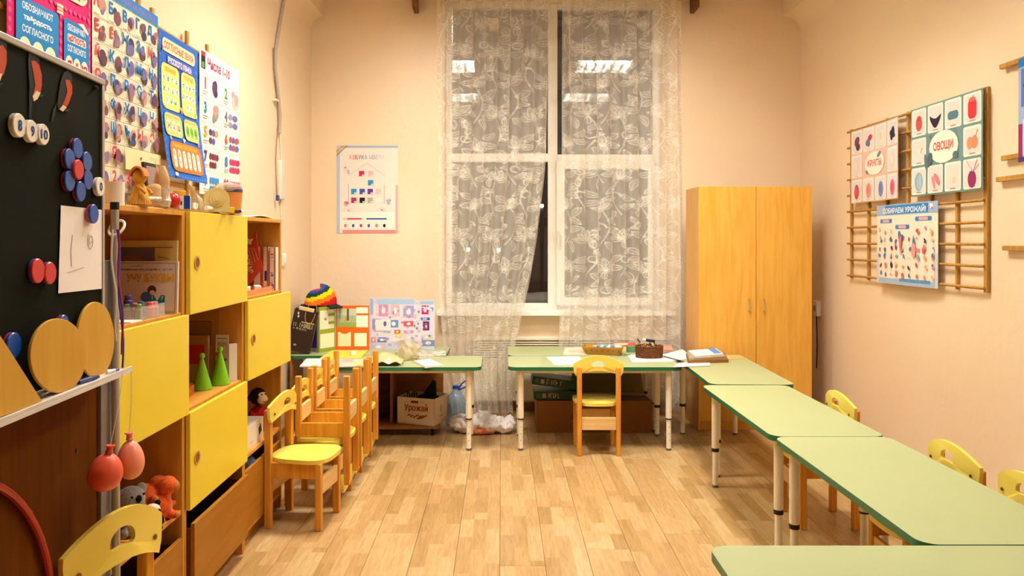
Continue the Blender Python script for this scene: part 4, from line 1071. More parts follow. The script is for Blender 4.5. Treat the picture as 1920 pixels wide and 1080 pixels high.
# rack with a blue poster nearer on the right wall
rk = empty('wall_rack', (XR, 3.4, 1.38), label='wooden wall rack of horizontal bars holding the blue poster', cat='rack'); rkl = Vector(rk.location)
for (px, py) in ((1877, 126), (1880, 297), (1870, 337), (1882, 465)):
    q = on_x(px, py, XR-.02); o = MB().box(XR-.030, XR-.012, q.y-1.3, q.y, q.z-.012, q.z+.012).build('bar', LAT, rk, bevel=.002); o.location = -rkl
for y in (3.2, 2.7): o = MB().box(XR-.012, XR, y-.012, y+.012, 1.34, 2.32).build('upright_bar', LAT, rk); o.location = -rkl
q0 = on_x(1910, 305, XR-.033)
r, s = poster('wall_poster', (XR-.034, q0.y, 1.79), UR, VZ, .55, .49, '#9fb0dc', 'blue and violet poster hanging on the wall rack of horizontal bars')
s.rect(0, .45, .55, .49, '#1f72c0'); s.rect(0, 0, .03, .18, '#8a2f62'); s.rect(.03, .03, .2, .2, '#d9d4ea'); s.rect(.02, .26, .2, .44, '#5a6fb8'); s.blob(.06, .11, .04, ['#4a3a82', '#7a5a9a'], 5, 2); s.blob(.07, .35, .04, ['#3a3a72', '#6a6aa8'], 5, 8); s.rect(0, 0, .55, .022, '#4a3a78'); s.finish(r)

# ---------------------------------------------------------------- cable on the left wall, switch, socket
cb = empty('cable_run', (XL, 4.9, 1.4), label='grey cable conduit running down the left wall to a broken junction', cat='cable'); cl_ = Vector(cb.location)
GC = mat('grey conduit', '#b3a294', .5); WC = mat('white cable', '#e9ddcf', .5)
pts = [on_x(x, y, XL+.014) for x, y in ((533, -4), (531, 10), (523, 55), (517, 95), (516, 125), (521, 175), (525, 215), (524, 250))]
o = MB().tube(pts, .012, 10).build('conduit', GC, cb); o.location = -cl_
pts = [on_x(x, y, XL+.008) for x, y in ((512, 90), (513, 130), (519, 180), (522, 230), (519, 262), (517, 300), (519, 365))]
o = MB().tube(pts, .0035, 8).build('wire', mat('black wire', '#8a7462', .5), cb); o.location = -cl_
pts = [on_x(x, y, XL+.006) for x, y in ((524, 250), (528, 300), (526, 370), (527, 420), (528, 478))]
o = MB().tube(pts, .004, 8).build('wire', WC, cb); o.location = -cl_
a = on_x(523, 345, XL); o = MB().box(XL, XL+.030, a.y-.04, a.y+.05, a.z-.11, a.z+.17).build('junction_cover', WC, cb, bevel=.008); o.location = -cl_
a = on_x(519, 371, XL+.02); o = MB().box(XL+.018, XL+.035, a.y-.02, a.y+.02, a.z-.02, a.z+.02).build('blue_connector', MBL, cb, bevel=.003); o.location = -cl_
a = on_x(521, 188, XL+.03); o = MB().box(XL+.001, XL+.030, a.y-.03, a.y+.03, a.z-.006, a.z+.006).build('clip', WC, cb); o.location = -cl_
a = on_x(530, 487, XL); sw = MB().box(XL, XL+.02, a.y-.035, a.y+.035, a.z-.045, a.z+.045).build('light_switch', WHITE, bevel=.006); tag(sw, 'small white switch box at the end of the thin cable', 'switch')
MB().box(XL+.02, XL+.026, a.y-.02, a.y+.02, a.z-.025, a.z+.025).build('rocker', WHITE, sw, bevel=.002)
a = on_x(1531, 578, XR-.02)
sk = empty('wall_socket', (XR, a.y, a.z), label='white wall socket box beside the wardrobe', cat='socket')
MB().box(-.035, 0, -.04, .04, -.06, .06).build('housing', WHITE, sk, bevel=.006)
MB().cyl((-.035, 0, .0), (-.039, 0, .0), .024, n=20).build('outlet', mat('socket grey', '#b9b1a6', .5), sk)
a = on_x(1531, 600, XR-.01); MB().tube([(-.02, 0, -.06), (-.015, 0, -.3), (-.012, .02, -a.z*.6)], .005, 8).build('cord', BLACK, sk)
# ================================================================ SHELF CONTENTS
PAPER = mat('white paper', '#f3ece2', .7, vary=.02); CARD = mat('brown cardboard', '#a9793f', .8, vary=.06, bump=.05)
def slab(name, o, U, V, w, h, t, base, label, cat, group=None):
    """standing board or book: face o+U*w x V*h, thickness t behind it"""
    fn = plane(o, U, V); m = MB()
    v = [fn(a, b, d) for d in (-t, 0) for a, b in ((0, 0), (w, 0), (w, h), (0, h))]
    m.add(v, [(3,2,1,0), (4,5,6,7), (0,1,5,4), (1,2,6,5), (2,3,7,6), (3,0,4,7)], 0, lin(base))
    r = m.build(name, print_mat(), smooth=None); tag(r, label, cat, group); return r, Sheet(fn)
S1, S2, S3 = ZR[3], ZR[2], ZR[1]           # shelf levels
lean = (0, .06, 1)
# --- unit one, top compartment
r, s = slab('picture_board', (-1.415, 2.768, S1+.001), UB, (0, .03, 1), .235, .262, .012, '#d9b871', 'yellowed picture board at the back of the upper left shelf', 'picture board')
s.rect(.0, .145, .155, .235, '#6f6068'); s.ell(.07, .165, .055, .045, '#8a5f4a'); s.rect(.158, .12, .212, .235, '#d2b061'); s.rect(.0, .235, .22, .239, '#8a6a34'); s.line(.165, .205, .205, .195, .002, '#4a3a22'); s.blob(.183, .165, .014, ['#4a2f22'], 3, 4); s.finish(r)
r, s = slab('letter_book', (-1.385, 2.735, S1+.001), UB, (0, .05, 1), .222, .188, .010, '#e4cfc0', 'educational letter book with golden title leaning in the upper left shelf', 'book')
s.frame(.006, .006, .214, .181, .0016, '#4a5278'); s.text('Развивающая игра для детей от 3 до 7 лет.', .112, .158, .185, .010, '#2a2a30', .01)
s.text('УЧУ', .065, .128, .055, .030, '#c98f1c', .04); s.text('БУКВЫ', .155, .128, .105, .030, '#d9a022', .04)
s.ell(.13, .085, .016, .016, '#5a3424'); s.ell(.132, .074, .010, .010, '#e2b59a'); s.ell(.11, .06, .02, .018, '#4a6690'); s.text('М', .150, .048, .055, .036, '#1d7f80', .05); s.scribble(.075, .171, .05, .008, '#8a8078', 7, 3); s.finish(r)
cup = empty('cup', (-1.285, 2.49, S1), label='orange paper cup with a paintbrush on the upper left shelf', cat='cup')
MB().lathe([(.016, 0), (.021, .100), (.0195, .100), (.015, .004)], 20).build('cup_body', mat('orange paper', '#e39a58', .6), cup)
MB().tube([(.0, 0, .01), (.012, .01, .15)], .003, 8).build('brush_handle', CWL, cup)
tray = empty('paint_box', (-1.225, 2.585, S1+.0005), label='clear plastic box of small paint jars on the upper left shelf', cat='paint box')
PL = clear('clear plastic', '#f2ece8', .22, .1)
m = MB(); m.box(-.045, .045, -.09, .09, 0, .002); m.box(-.045, .045, -.09, -.088, .002, .045); m.box(-.045, .045, .088, .09, .002, .045); m.box(-.045, -.043, -.088, .088, .002, .045); m.box(.043, .045, -.088, .088, .002, .045)
m.build('clear_tray', PL, tray, smooth=None)
for i, (x, y, z, c, l) in enumerate(((-.02, -.055, .003, '#5e7a30', 'green'), (.018, -.05, .003, '#6f8c3c', 'olive'), (-.02, .0, .003, '#e2643a', 'orange'), (.02, .03, .003, '#e8695a', 'red'), (.02, .062, .003, '#d99ab8', 'pink'), (-.022, .05, .003, '#2f78b8', 'blue'), (-.03, -.02, .030, '#4a3a8a', 'violet'))):
    jr = empty('paint_jar', (-1.225+x, 2.585+y, S1+z), label=f'small {l} paint jar in the clear box', cat='jar', group='paint jars in the clear box')
    MB().lathe([(.013, 0), (.014, .003), (.014, .030), (.011, .034)], 16).build('jar_body', mat('paint '+l, c, .35), jr)
    MB().lathe([(.0115, .034), (.0115, .047), (.010, .049)], 16).build('lid', mat('paint '+l, c, .35), jr)
m = MB(); m.box(-1.29, -1.176, 2.42, 2.50, S1, S1+.004)
tag(m.build('leaflet', PAPER, smooth=None), 'folded leaflet lying at the shelf edge beside the orange cup', 'leaflet')
# --- unit one, toy compartment
PG = mat('grey plush', '#8f8a86', .95, .1, vary=.12, scale=40, bump=.5, bscale=160, sheen=.3)
PO = mat('orange plush', '#d8560f', .95, .1, vary=.12, scale=40, bump=.5, bscale=160, sheen=.3)
PWH = mat('white plush', '#d9cdbf', .95, .1, vary=.08, bump=.5, bscale=160); PBK = mat('black plush', '#17130f', .9, .1, bump=.4, bscale=120)
TAN = mat('tan felt', '#c07a3e', .9, .1)
def plush(name, loc, rz, label, bodym, bodies, extras, cat='plush toy', vox=.0045):
    r = empty(name, loc, rz, label, cat); m = MB()
    for c, rr in bodies: m.ell(c, rr, 16)
    m.build('body', bodym, r, remesh=vox)
    for nm, c, rr, mm in extras: MB().ell(c, rr, 14).build(nm, mm, r)
    return r
plush('plush_koala', (-1.245, 2.545, S3), -.5, 'grey plush animal with a dark nose under the balloons', PG,
      [((0, 0, .055), (.045, .05, .055)), ((.01, 0, .125), (.045, .050, .045)), ((-.005, .052, .145), (.016, .02, .022)), ((-.005, -.052, .145), (.016, .02, .022)), ((.03, .045, .03), (.03, .016, .016)), ((.03, -.045, .03), (.03, .016, .016)), ((.035, .035, .075), (.014, .014, .032)), ((.035, -.035, .075), (.014, .014, .032))],
      [('nose', (.055, .0, .135), (.008, .010, .013), PBK), ('eye', (.050, .022, .145), .004, PBK), ('eye', (.050, -.022, .145), .004, PBK)])
plush('plush_panda', (-1.196, 2.60, S3), -.6, 'small black and white plush panda beside the orange plush ape', PWH,
      [((-.005, 0, .030), (.028, .030, .030)), ((.010, 0, .068), (.026, .029, .025))],
      [('ear', (.0, .026, .088), .010, PBK), ('ear', (.0, -.026, .088), .010, PBK), ('eye_patch', (.032, .011, .071), (.004, .007, .006), PBK), ('eye_patch', (.032, -.011, .071), (.004, .007, .006), PBK), ('nose', (.036, 0, .061), (.003, .004, .003), PBK), ('arm', (.012, .030, .030), (.014, .010, .018), PBK), ('arm', (.012, -.030, .030), (.014, .010, .018), PBK), ('foot', (.026, .016, .010), (.014, .010, .010), PBK), ('foot', (.026, -.016, .010), (.014, .010, .010), PBK)])
plush('plush_ape', (-1.222, 2.695, S3), -.35, 'orange plush ape slumped on the toy shelf', PO,
      [((-.03, -.03, .075), (.05, .055, .06)), ((.01, .01, .045), (.04, .045, .045)), ((.02, .035, .115), (.034, .036, .034)), ((.03, -.04, .06), (.015, .017, .05)), ((.035, .02, .055), (.013, .014, .05)), ((.045, .03, .016), (.030, .018, .016)), ((.04, -.03, .016), (.03, .018, .016)), ((.0, .065, .035), (.016, .030, .013)), ((-.01, .02, .135), (.02, .03, .016))],
      [('face', (.046, .046, .112), (.012, .017, .020), TAN), ('palm', (.043, -.040, .090), (.006, .010, .013), TAN), ('sole', (.070, .030, .018), (.006, .012, .012), TAN)])
m = MB(); m.box(-.016, .016, -.06, .06, 0, .03); m.box(-.018, .018, .06, .072, -.0, .034)
tag(m.build('wooden_block', CW, loc=(-1.195, 2.36, S3), rot=(0, 0, .1), bevel=.002), 'varnished wooden block on the toy shelf behind the near chair', 'block')
tag(MB().ell((0, 0, .05), (.05, .05, .05)).ell((.02, .03, .1), .025).build('dark_plush', PBK, loc=(-1.44, 2.62, S3), remesh=.006), 'black plush toy deep in the toy shelf', 'plush toy')
# --- unit two, open compartment
CONE = mat('lime plastic', '#7cc416', .3, .5, vary=.03)
for i, (x, y, hgt, lab) in enumerate(((-1.262, 3.215, .128, 'bright green cone with ball tip, the shorter of the two'), (-1.226, 3.325, .140, 'bright green cone with ball tip leaning by the white booklet'))):
    cr = empty('toy_cone', (x, y, S2), label=lab, cat='cone')
    MB().lathe([(.036, 0), (.041, .002), (.041, .008), (.007, hgt), (.0065, hgt+.006)], 28).build('cone_body', CONE, cr, smooth=30)
    MB().ell((0, 0, hgt+.014), .0125, 16).build('ball_tip', CONE, cr)
r, s = slab('wooden_tray', (-1.42, 3.405, S2+.001), UB, (0, .06, 1), .155, .315, .010, '#a8793c', 'tall brown board standing at the side of the open shelf with cones', 'board')
s.rect(.01, .16, .118, .265, '#8f6f2c'); s.frame(.01, .16, .118, .265, .003, '#7a3f1c'); s.finish(r)
r, s = slab('red_label_box', (-1.40, 3.372, S2+.001), UB, (0, .05, 1), .100, .205, .018, '#a98244', 'cardboard game box with a red label behind the green cones', 'box')
s.rect(.0, .08, .085, .165, '#b02a12'); s.finish(r)
r, s = slab('instruction_sheet', (-1.275, 3.40, S2+.001), UB, (0, .03, 1), .056, .205, .004, '#d9c9b2', 'printed white instruction sheet behind the green cones', 'sheet')
s.scribble(.028, .165, .042, .016, '#6a6058', 5, 2); s.rect(.0, .0, .012, .13, '#d8c22c'); s.rect(.0, .11, .016, .128, '#c04a2a'); s.rect(.03, .09, .05, .10, '#6a5a52'); s.rect(.005, .188, .05, .192, '#8a8078'); s.finish(r)
r, s = slab('booklet', (-1.212, 3.395, S2+.001), (.55, .45, 0), VZ, .036, .165, .014, '#eee4d8', 'white booklet standing at the end of the open shelf', 'booklet')
s.finish(r)
m = MB(); rn = random.Random(4)
m.ell((0, 0, .03), (.03, .04, .03), 12); tag(m.build('crumpled_paper', mat('crumpled white', '#e6ddd0', .7, bump=1.0, bscale=50), loc=(-1.245, 2.93, S2+.0), smooth=None), 'crumpled white paper on the open shelf beside the yellow door', 'paper')
tag(MB().box(-.05, .05, -.08, .08, 0, .035).build('orange_carton', mat('orange carton', '#b5622c', .6), loc=(-1.30, 3.06, S2), rot=(0, 0, .2), bevel=.002), 'flat orange carton lying in the open shelf behind the cones', 'carton')
# --- unit three, book compartment
for i, (px, wpx, lab, hz) in enumerate(((476, 16, 'white and red binder next to the red flyer', .228), (493, 10, 'narrow orange and white binder in the middle of the red binders', .228), (505, 12, 'white binder with blue flowers on its spine', .226))):
    a = at(px, 0, 3.985); b = at(px+wpx-.4, 0, 3.985)
    r, s = slab('binder', (a.x, 3.985, S1+.001), UB, VZ, b.x-a.x, hz, .05, '#efdcc4', lab, 'binder', 'red and white binders'); w = b.x-a.x
    s.rect(w*.78, 0, w, hz, '#c4391c'); s.rect(0, 0, w*.12, hz, '#e06a2a' if i else '#f0e2cc'); s.rect(w*.2, hz*.68, w*.7, hz*.69, '#b9a890')
    if i != 1: s.rect(w*.25, hz*.82, w*.65, hz*.85, '#a8402a'); s.rect(w*.35, hz*.75, w*.55, hz*.78, '#a8402a')
    if i == 1: s.rect(w*.3, hz*.22, w*.75, hz*.45, '#2a2f72')
    if i == 2:
        for k in range(5): s.blob(w*.45, hz*(.06+.09*k), .012, ['#4a7fc0', '#8fb0d8', '#dfe6f0'], 3, k)
    s.finish(r)
FY = 3.80
pts = [(452, 458), (463, 452), (472, 445), (480, 433), (482, 452), (488, 484), (493, 502), (470, 530), (452, 545)]
A = [at(x, y, FY) for x, y in pts]; m = MB(); n = len(A)
m.add(A+[p+Vector((0, .003, 0)) for p in A], [tuple(range(n))[::-1], tuple(range(n, 2*n))]+[(i, (i+1) % n, n+(i+1) % n, n+i) for i in range(n)], 0, lin('#b93c1e'))
r = m.build('red_flyer', print_mat(), smooth=None); tag(r, 'red folded flyer with white lettering leaning in the book shelf', 'flyer')
s = Sheet(lambda u, v, d=0: Vector((u, FY-d, v))); q = at(463, 487, FY); s.text('ЛАССКАЯ', q.x, q.z, .135, .030, '#f0dcc4', .03, math.radians(-74)); q = at(457, 508, FY); s.text('АЯ', q.x, q.z, .04, .028, '#f0dcc4', .03, math.radians(-74))
q = at(467, 453, FY); s.ell(q.x, q.z, .010, .018, '#f0dcc4', .6); s.ell(q.x+.006, q.z+.004, .018, .006, '#f0dcc4', .6)
for k in range(3):
    a, b = at(466+5*k, 464, FY), at(474+5*k, 496-4*k, FY); s.line(a.x, a.z, b.x, b.z, .0025, '#e8b89c')
s.finish(r)
q = at(487, 545, 3.75); tr_ = empty('orange_tray', (-1.235, 3.74, S1), label='shallow orange tray with white pieces at the front of the book shelf', cat='tray')
OT = mat('orange plastic', '#d9824e', .4); m = MB(); m.box(-.055, .055, -.19, .19, 0, .004)
for a in ((-.055, .055, -.19, -.186), (-.055, .055, .186, .19), (-.055, -.051, -.186, .186), (.051, .055, -.186, .186)): m.box(*a, .004, .028)
m.build('tray_body', OT, tr_, smooth=None)
for i, (x, y, c, lab) in enumerate(((.01, -.12, '#e8d7a8', 'cream'), (-.01, -.02, '#f0ece4', 'white'), (.015, .07, '#eceae6', 'pale'))):
    tag(MB().box(-.016, .016, -.045, .045, 0, .034).build('toy_piece', mat('piece '+lab, c, .5), loc=(-1.235+x, 3.74+y, S1+.0045), rot=(0, 0, .2*i), bevel=.003), f'{lab} building piece lying in the orange tray', 'toy piece')
# --- unit three, toy monkey and white box
r, s = slab('white_box', (-1.192, 3.555, S3+.0005), UL, VZ, .265, .108, .155, '#eadfce', 'white carton with black print on the lower shelf beside the plush monkey', 'carton')
s.blob(.215, .055, .03, ['#3a3434', '#5a5450', '#7a726a'], 7, 6); s.ell(.015, .062, .008, .01, '#9a9086'); s.rect(.06, .02, .11, .022, '#b3a898'); s.rect(.06, .027, .1, .029, '#b3a898'); s.finish(r)
RDP = mat('red felt', '#a31a12', .9, .1, bump=.3, bscale=120); BRP = mat('dark brown plush', '#2a1712', .95, .1, bump=.5, bscale=150)
r = empty('plush_monkey', (-1.255, 3.93, S3), -.55, 'dark plush monkey in a red suit sitting behind the white carton', 'plush toy')
MB().ell((0, 0, .07), (.045, .05, .072)).ell((.035, .03, .02), (.045, .018, .018)).ell((.035, -.03, .02), (.045, .018, .018)).ell((.01, .05, .085), (.018, .016, .04)).ell((.01, -.05, .085), (.018, .016, .04)).build('red_suit', RDP, r, remesh=.005)
MB().ell((.0, 0, .185), (.042, .045, .045)).ell((-.005, .045, .185), (.01, .016, .018)).ell((-.005, -.045, .185), (.01, .016, .018)).build('head', BRP, r, remesh=.005)
MB().ell((.034, 0, .172), (.024, .032, .022)).ell((.03, 0, .197), (.014, .028, .014)).build('muzzle', mat('pale felt', '#d9b48a', .9), r, remesh=.004)
for s_ in (-1, 1):
    MB().ell((.044, s_*.011, .200), .004, 10).build('eye', PBK, r); MB().ell((.02, s_*.058, .055), .013, 12).build('hand', mat('grey felt', '#9a948a', .9), r)
MB().tube([(.056, -.014, .164), (.058, 0, .161), (.056, .014, .164)], .0015, 6).build('mouth', PBK, r)
m = MB(); rn = random.Random(8)
for k in range(7): m.ell((rn.uniform(-.10, .08), rn.uniform(-.2, .2), rn.uniform(-.03, .02)), (.06, .08, .045), 12)
tag(m.build('blue_cloth', mat('navy cloth', '#33415e', .85, bump=.8, bscale=25), loc=(-1.31, 3.76, .345), remesh=.012), 'navy blue cloth stuffed into the lowest pull-out box', 'cloth')
# ================================================================ ON TOP OF THE SHELVES
ZT = ZR[4]
m = MB(); m.box(-.16, .16, -.60, .55, 0, .004); m.box(-.10, .168, -.2, .5, .004, .007)
tag(m.build('cardboard_sheet', mat('pale card', '#cda86a', .8), loc=(-1.345, 2.98, ZT), rot=(0, 0, .02), smooth=None), 'torn cardboard sheets covering the shelf tops', 'cardboard')
ZT2 = ZT+.0075
def top(px, Y, z=ZT2): return Vector(((px-CX)*Y/F, Y, z))
p = top(215, 2.37, ZT+.0005); tag(MB().lathe([(.028, 0), (.028, .072), (.0268, .072), (.0268, .003)], 24).build('paper_tube', PAPER, loc=p), 'white paper tube on the shelf top beside the grey pole', 'paper tube')
gj = empty('glass_jar', top(243, 2.50), label='small clear glass jar on the shelf top', cat='jar')
MB().lathe([(.012, 0), (.013, .002), (.013, .038), (.009, .046), (.009, .055)], 18).build('jar_glass', clear('jar glass', '#dfe3dc', .18), gj); MB().cyl((0, 0, .002), (0, 0, .03), .006, n=10).build('white_stick', PAPER, gj)
# straw doll
sd = empty('straw_doll', top(262, 2.50), label='golden straw doll with a braided head on the shelf top', cat='straw doll')
STR = wood('straw', '#c9892a', '#e0a845', (40, 40, 3), .6); rn = random.Random(2)
MB().lathe([(.036, 0), (.030, .02), (.020, .055), (.012, .072)], 22).build('skirt', STR, sd)
m = MB()
for k in range(26):
    a = 6.283*k/26; m.tube([(.012*math.cos(a), .012*math.sin(a), .07), (.022*math.cos(a+.2), .022*math.sin(a+.2), .04), (.037*math.cos(a), .037*math.sin(a), 0)], .0016, 5)
m.build('straw_strands', STR, sd)
MB().ell((0, 0, .092), (.022, .022, .026), 16).build('head', STR, sd)
m = MB()
for k in range(9):
    m.tube([(.024*math.cos(t), -.024*math.cos(t)*.2-.012+.004*k-.008, .092+.030*math.sin(t)) for t in [math.pi*j/10 for j in range(11)]], .004, 6)
m.build('braids', wood('reddish straw', '#c8703a', '#d98a4a', (40, 40, 3), .6), sd)
for s_ in (-1, 1): MB().tube([(.0, s_*.012, .064), (.018, s_*.03, .05), (.030, s_*.022, .036)], .005, 8).build('arm', STR, sd)
# foil and card crafts
FOIL = mat('crumpled foil', '#d9cdbd', .35, .5, metal=.45, bump=.9, bscale=45)
KR = mat('kraft card', '#cda474', .7, vary=.05)
p = top(284, 2.62); m = MB()
m.grid(lambda a, b: (.034*math.cos(math.pi*(a-.5)*1.1)-.01, .038*math.sin(math.pi*(a-.5)*1.1), (.045+.032*math.sin(math.pi*a))*b), 14, 5)
cr = m.build('card_bowl', KR, loc=p, solid=.0012, rot=(0, 0, -.5)); tag(cr, 'kraft card bowl with a silver band on the shelf top', 'card craft')
m = MB(); m.grid(lambda a, b: (.036*math.cos(math.pi*(a-.5)*1.1)-.01, .040*math.sin(math.pi*(a-.5)*1.1), .016+.016*b), 14, 1); m.build('silver_band', FOIL, cr, solid=.001)
p = top(303, 2.68); rk_ = empty('card_rocket', p, label='tall pointed card rocket wrapped in crumpled foil paper', cat='card craft')
m = MB(); rn = random.Random(12); pr_ = [(.026, 0), (.028, .03), (.025, .06), (.026, .09), (.020, .12), (.010, .145)]
m.lathe(pr_, 18)
m.v = [(x*(1+.10*math.sin(9*z*30+x*80)), y*(1+.10*math.cos(z*260)), z) for x, y, z in m.v]; m.build('rocket_body', KR, rk_, smooth=60)
m = MB(); m.lathe([(.029, 0), (.030, .022), (.027, .045), (.029, .066)], 18); m.v = [(x*(1+.12*math.sin(z*400+x*200)), y*(1+.12*math.cos(z*350+y*150)), z) for x, y, z in m.v]; m.build('foil_wrap', FOIL, rk_, smooth=25)
m = MB(); m.add([(.0, -.03, .14), (.0, -.05, .155), (.0, -.022, .105), (.002, -.012, .12)], [(0, 1, 2, 3), (3, 2, 1, 0)]); m.build('fin', KR, rk_, smooth=None, solid=.001)
p = top(324, 2.745); rb_ = MB().ell((0, 0, .0275), .0275, 24).build('red_ball', mat('red rubber', '#cf1f1f', .25, .6), loc=p, smooth=180); tag(rb_, 'shiny red ball on the shelf top', 'ball')
r, s = slab('blue_carton', top(336, 2.84), (1, .35, 0), VZ, .038, .050, .04, '#eeeae2', 'blue and white carton beside the red ball', 'carton')
s.rect(.016, 0, .038, .050, '#1f46a8'); s.rect(.004, .015, .010, .03, '#3a3a52'); s.finish(r)
yj = empty('yellow_lid_jar', top(337, 2.93), label='small jar with a yellow lid behind the blue and white carton', cat='jar')
MB().lathe([(.022, 0), (.022, .052), (.020, .056)], 20).build('jar_body', mat('red label', '#c05a42', .5), yj); MB().lathe([(.0235, .056), (.0235, .072), (.022, .074)], 20).build('lid', mat('ochre lid', '#d9a93a', .45), yj)
r, s = slab('photo_frame', (-1.475, 3.20, ZT+.012), UL, (-.12, 0, 1), .17, .21, .012, '#3a2c28', 'dark framed picture leaning on the wall below the blue poster', 'picture frame')
s.rect(.015, .015, .155, .195, '#8d7a78'); s.poly([(.06, .02), (.10, .02), (.085, .12), (.075, .12)], '#c8574a'); s.finish(r)
# foil bird
fb = empty('foil_bird', top(366, 3.0), label='crumpled silver foil bird with a pointed beak on the shelf top', cat='foil craft')
m = MB(); m.ell((.0, .012, .030), (.022, .045, .028), 16, M=Matrix.Rotation(-.7, 4, 'X')); m.tube([(0, -.01, .05), (0, -.035, .085), (0, -.062, .105)], [.016, .009, .002], 10); m.tube([(0, .03, .02), (0, .055, .008), (0, .08, .006)], [.014, .008, .003], 8); m.tube([(0, -.01, .03), (0, -.02, .0)], [.014, .016], 8)
m.v = [(x+.003*math.sin(y*170+z*90), y+.003*math.sin(z*210), max(0, z+.003*math.sin(x*300+y*120))) for x, y, z in m.v]; m.build('body', FOIL, fb, smooth=25)
# cream domed bell
db = empty('cream_bell', top(405, 3.16), .0, 'cream plastic domed device with round speaker cap on the shelf top', 'appliance')
CRM = mat('cream plastic', '#e3cf8f', .4, vary=.03)
pts = [(-.050, 0), (-.050, .055)]+[(-.050*math.cos(t), .055+.045*math.sin(t)) for t in [math.pi*k/12 for k in range(1, 12)]]+[(.050, .055), (.050, 0)]
Mr = Rz(.45); m = MB(); m.prism(pts, lambda a, b, t: Mr @ Vector((a, t, b)), -.035, .035); m.build('shell', CRM, db, bevel=.006)
for rr, d0, d1 in ((.030, -.040, -.035), (.020, -.045, -.040), (.008, -.051, -.045)):
    m = MB(); m.tube([Mr @ Vector((0, d1, .052)), Mr @ Vector((0, d0, .052))], [rr, rr*.94], 28); m.build('cap_ring', CRM, db)
MB().cyl(Mr @ Vector((0, 0, .098)), Mr @ Vector((0, 0, .108)), .008, n=12).build('knob', CRM, db)
op = empty('orange_pot', top(438, 3.36), label='orange pot with a purple rim wrapped in clear film', cat='pot')
MB().lathe([(.030, 0), (.036, .07), (.037, .095)], 22).build('pot', mat('orange pot', '#dc8f4a', .5), op); MB().lathe([(.038, .094), (.039, .106), (.034, .110)], 22).build('rim', mat('purple rim', '#5a4a7a', .5), op)
m = MB(); m.ell((-.02, -.01, .115), (.06, .05, .022), 16); m.v = [(x, y, z+.006*math.sin(x*150)*math.cos(y*130)) for x, y, z in m.v]; m.build('film', clear('cling film', '#e8e2da', .45, .2), op)
m = MB()
for k in range(7):
    a = 2.2+.28*k; m.tube([(-.03, -.03, .06), (-.03+.05*math.cos(a)*.6, -.03-.01*k*.3, .06+.05*math.sin(a))], .0012, 5)
m.build('dry_twigs', mat('dark twig', '#4a3a2e', .8), op)
tag(MB().box(-.012, .012, -.012, .012, 0, .024).build('yellow_cube', mat('yellow cube', '#ecc81e', .45), loc=top(434, 3.24), rot=(0, 0, .4), bevel=.002), 'small yellow cube in front of the orange pot', 'cube')
m = MB(); m.lathe([(.010, 0), (.010, .012)], 10); m.ell((.012, .006, .008), .007, 8)
tag(m.build('toy_figure', mat('dark blue toy', '#2c3a66', .5), loc=top(444, 3.27)), 'tiny blue toy next to the yellow cube', 'toy')
a, b = top(402, 3.12, ZT+.024)+Vector((.02, -.04, 0)), top(464, 3.50, ZT+.0165)
m = MB(); m.tube([(-1.185, 3.06, ZT2+.012), (-1.20, 3.50, ZT2+.014)], [.009, .0145], 18); rp = m.build('paper_roll', PAPER); tag(rp, 'long rolled white paper lying along the shelf edge', 'paper roll')
m = MB(); m.grid(lambda u, v: (-1.19-.26*v, 3.58+.42*u, ZT+.002+.018*math.sin(math.pi*u)*(.4+.6*u)), 12, 6); mg = m.build('magazine', PAPER, solid=.003); tag(mg, 'open white magazine on the shelf top nearest the switch', 'magazine')
# ================================================================ BACK LEFT TABLES
TZ = TT+.0004
def tab(px, py): return on_z(px, py, TZ)
def sheet_on(name, corners, t, col, label, cat, z=TZ, group=None):
    A = [on_z(x, y, z+t) for x, y in corners]; A = [Vector((p.x, p.y, z)) for p in A]; n = len(A); m = MB()
    m.add(A+[p+Vector((0, 0, t)) for p in A], [tuple(range(n-1, -1, -1)), tuple(range(n, 2*n))]+[(i, (i+1) % n, n+(i+1) % n, n+i) for i in range(n)], 0, lin(col))
    r = m.build(name, print_mat(), smooth=None); tag(r, label, cat, group)
    U = (A[1]-A[0]); V = (A[3]-A[0]); s = Sheet(lambda u, v, d=0: A[0]+U*u+V*v+Vector((0, 0, t+d))); return r, s
# trifold display: green wing and orange wing
gy = 5.90
a, b = at(629, 0, gy).x, at(692, 0, gy).x; zt = .913
r, s = slab('orange_display', (a, gy, TZ), UB, VZ, b-a, zt-TZ, .006, '#e9681c', 'orange wing of the card display with a park photo', 'display board')
w, h = b-a, zt-TZ
s.rect(.006, h*.52, w*.62, h*.93, '#a9b890'); s.rect(.006, h*.52, w*.62, h*.62, '#8fa85a'); s.rect(.006, h*.78, w*.62, h*.93, '#c9cdb8'); s.rect(w*.34, h*.66, w*.40, h*.93, '#5a5a50'); s.rect(w*.12, h*.70, w*.15, h*.93, '#8a8a78'); s.ell(w*.30, h*.68, .008, .02, '#d8822a')
for v in (.86, .68, .545): s.rect(w*.62, h*v-.012, w*.97, h*v+.034, '#fbf6ea')
s.rect(w*.07, h*.08, w*.46, h*.40, '#fbe9bd'); s.ell(w*.27, h*.40, .03, .014, '#e9681c'); s.rect(w*.56, h*.08, w*.93, h*.38, '#fcf3dc'); s.finish(r)
p0, p1 = Vector((at(595, 0, 5.74).x, 5.74, TZ)), Vector((at(628, 0, gy-.01).x, gy-.01, TZ)); U_ = p1-p0; w = U_.length; h = zt-TZ
r, s = slab('green_display', p0, U_, VZ, w, h, .006, '#9aa832', 'green wing of the card display with blank pockets', 'display board')
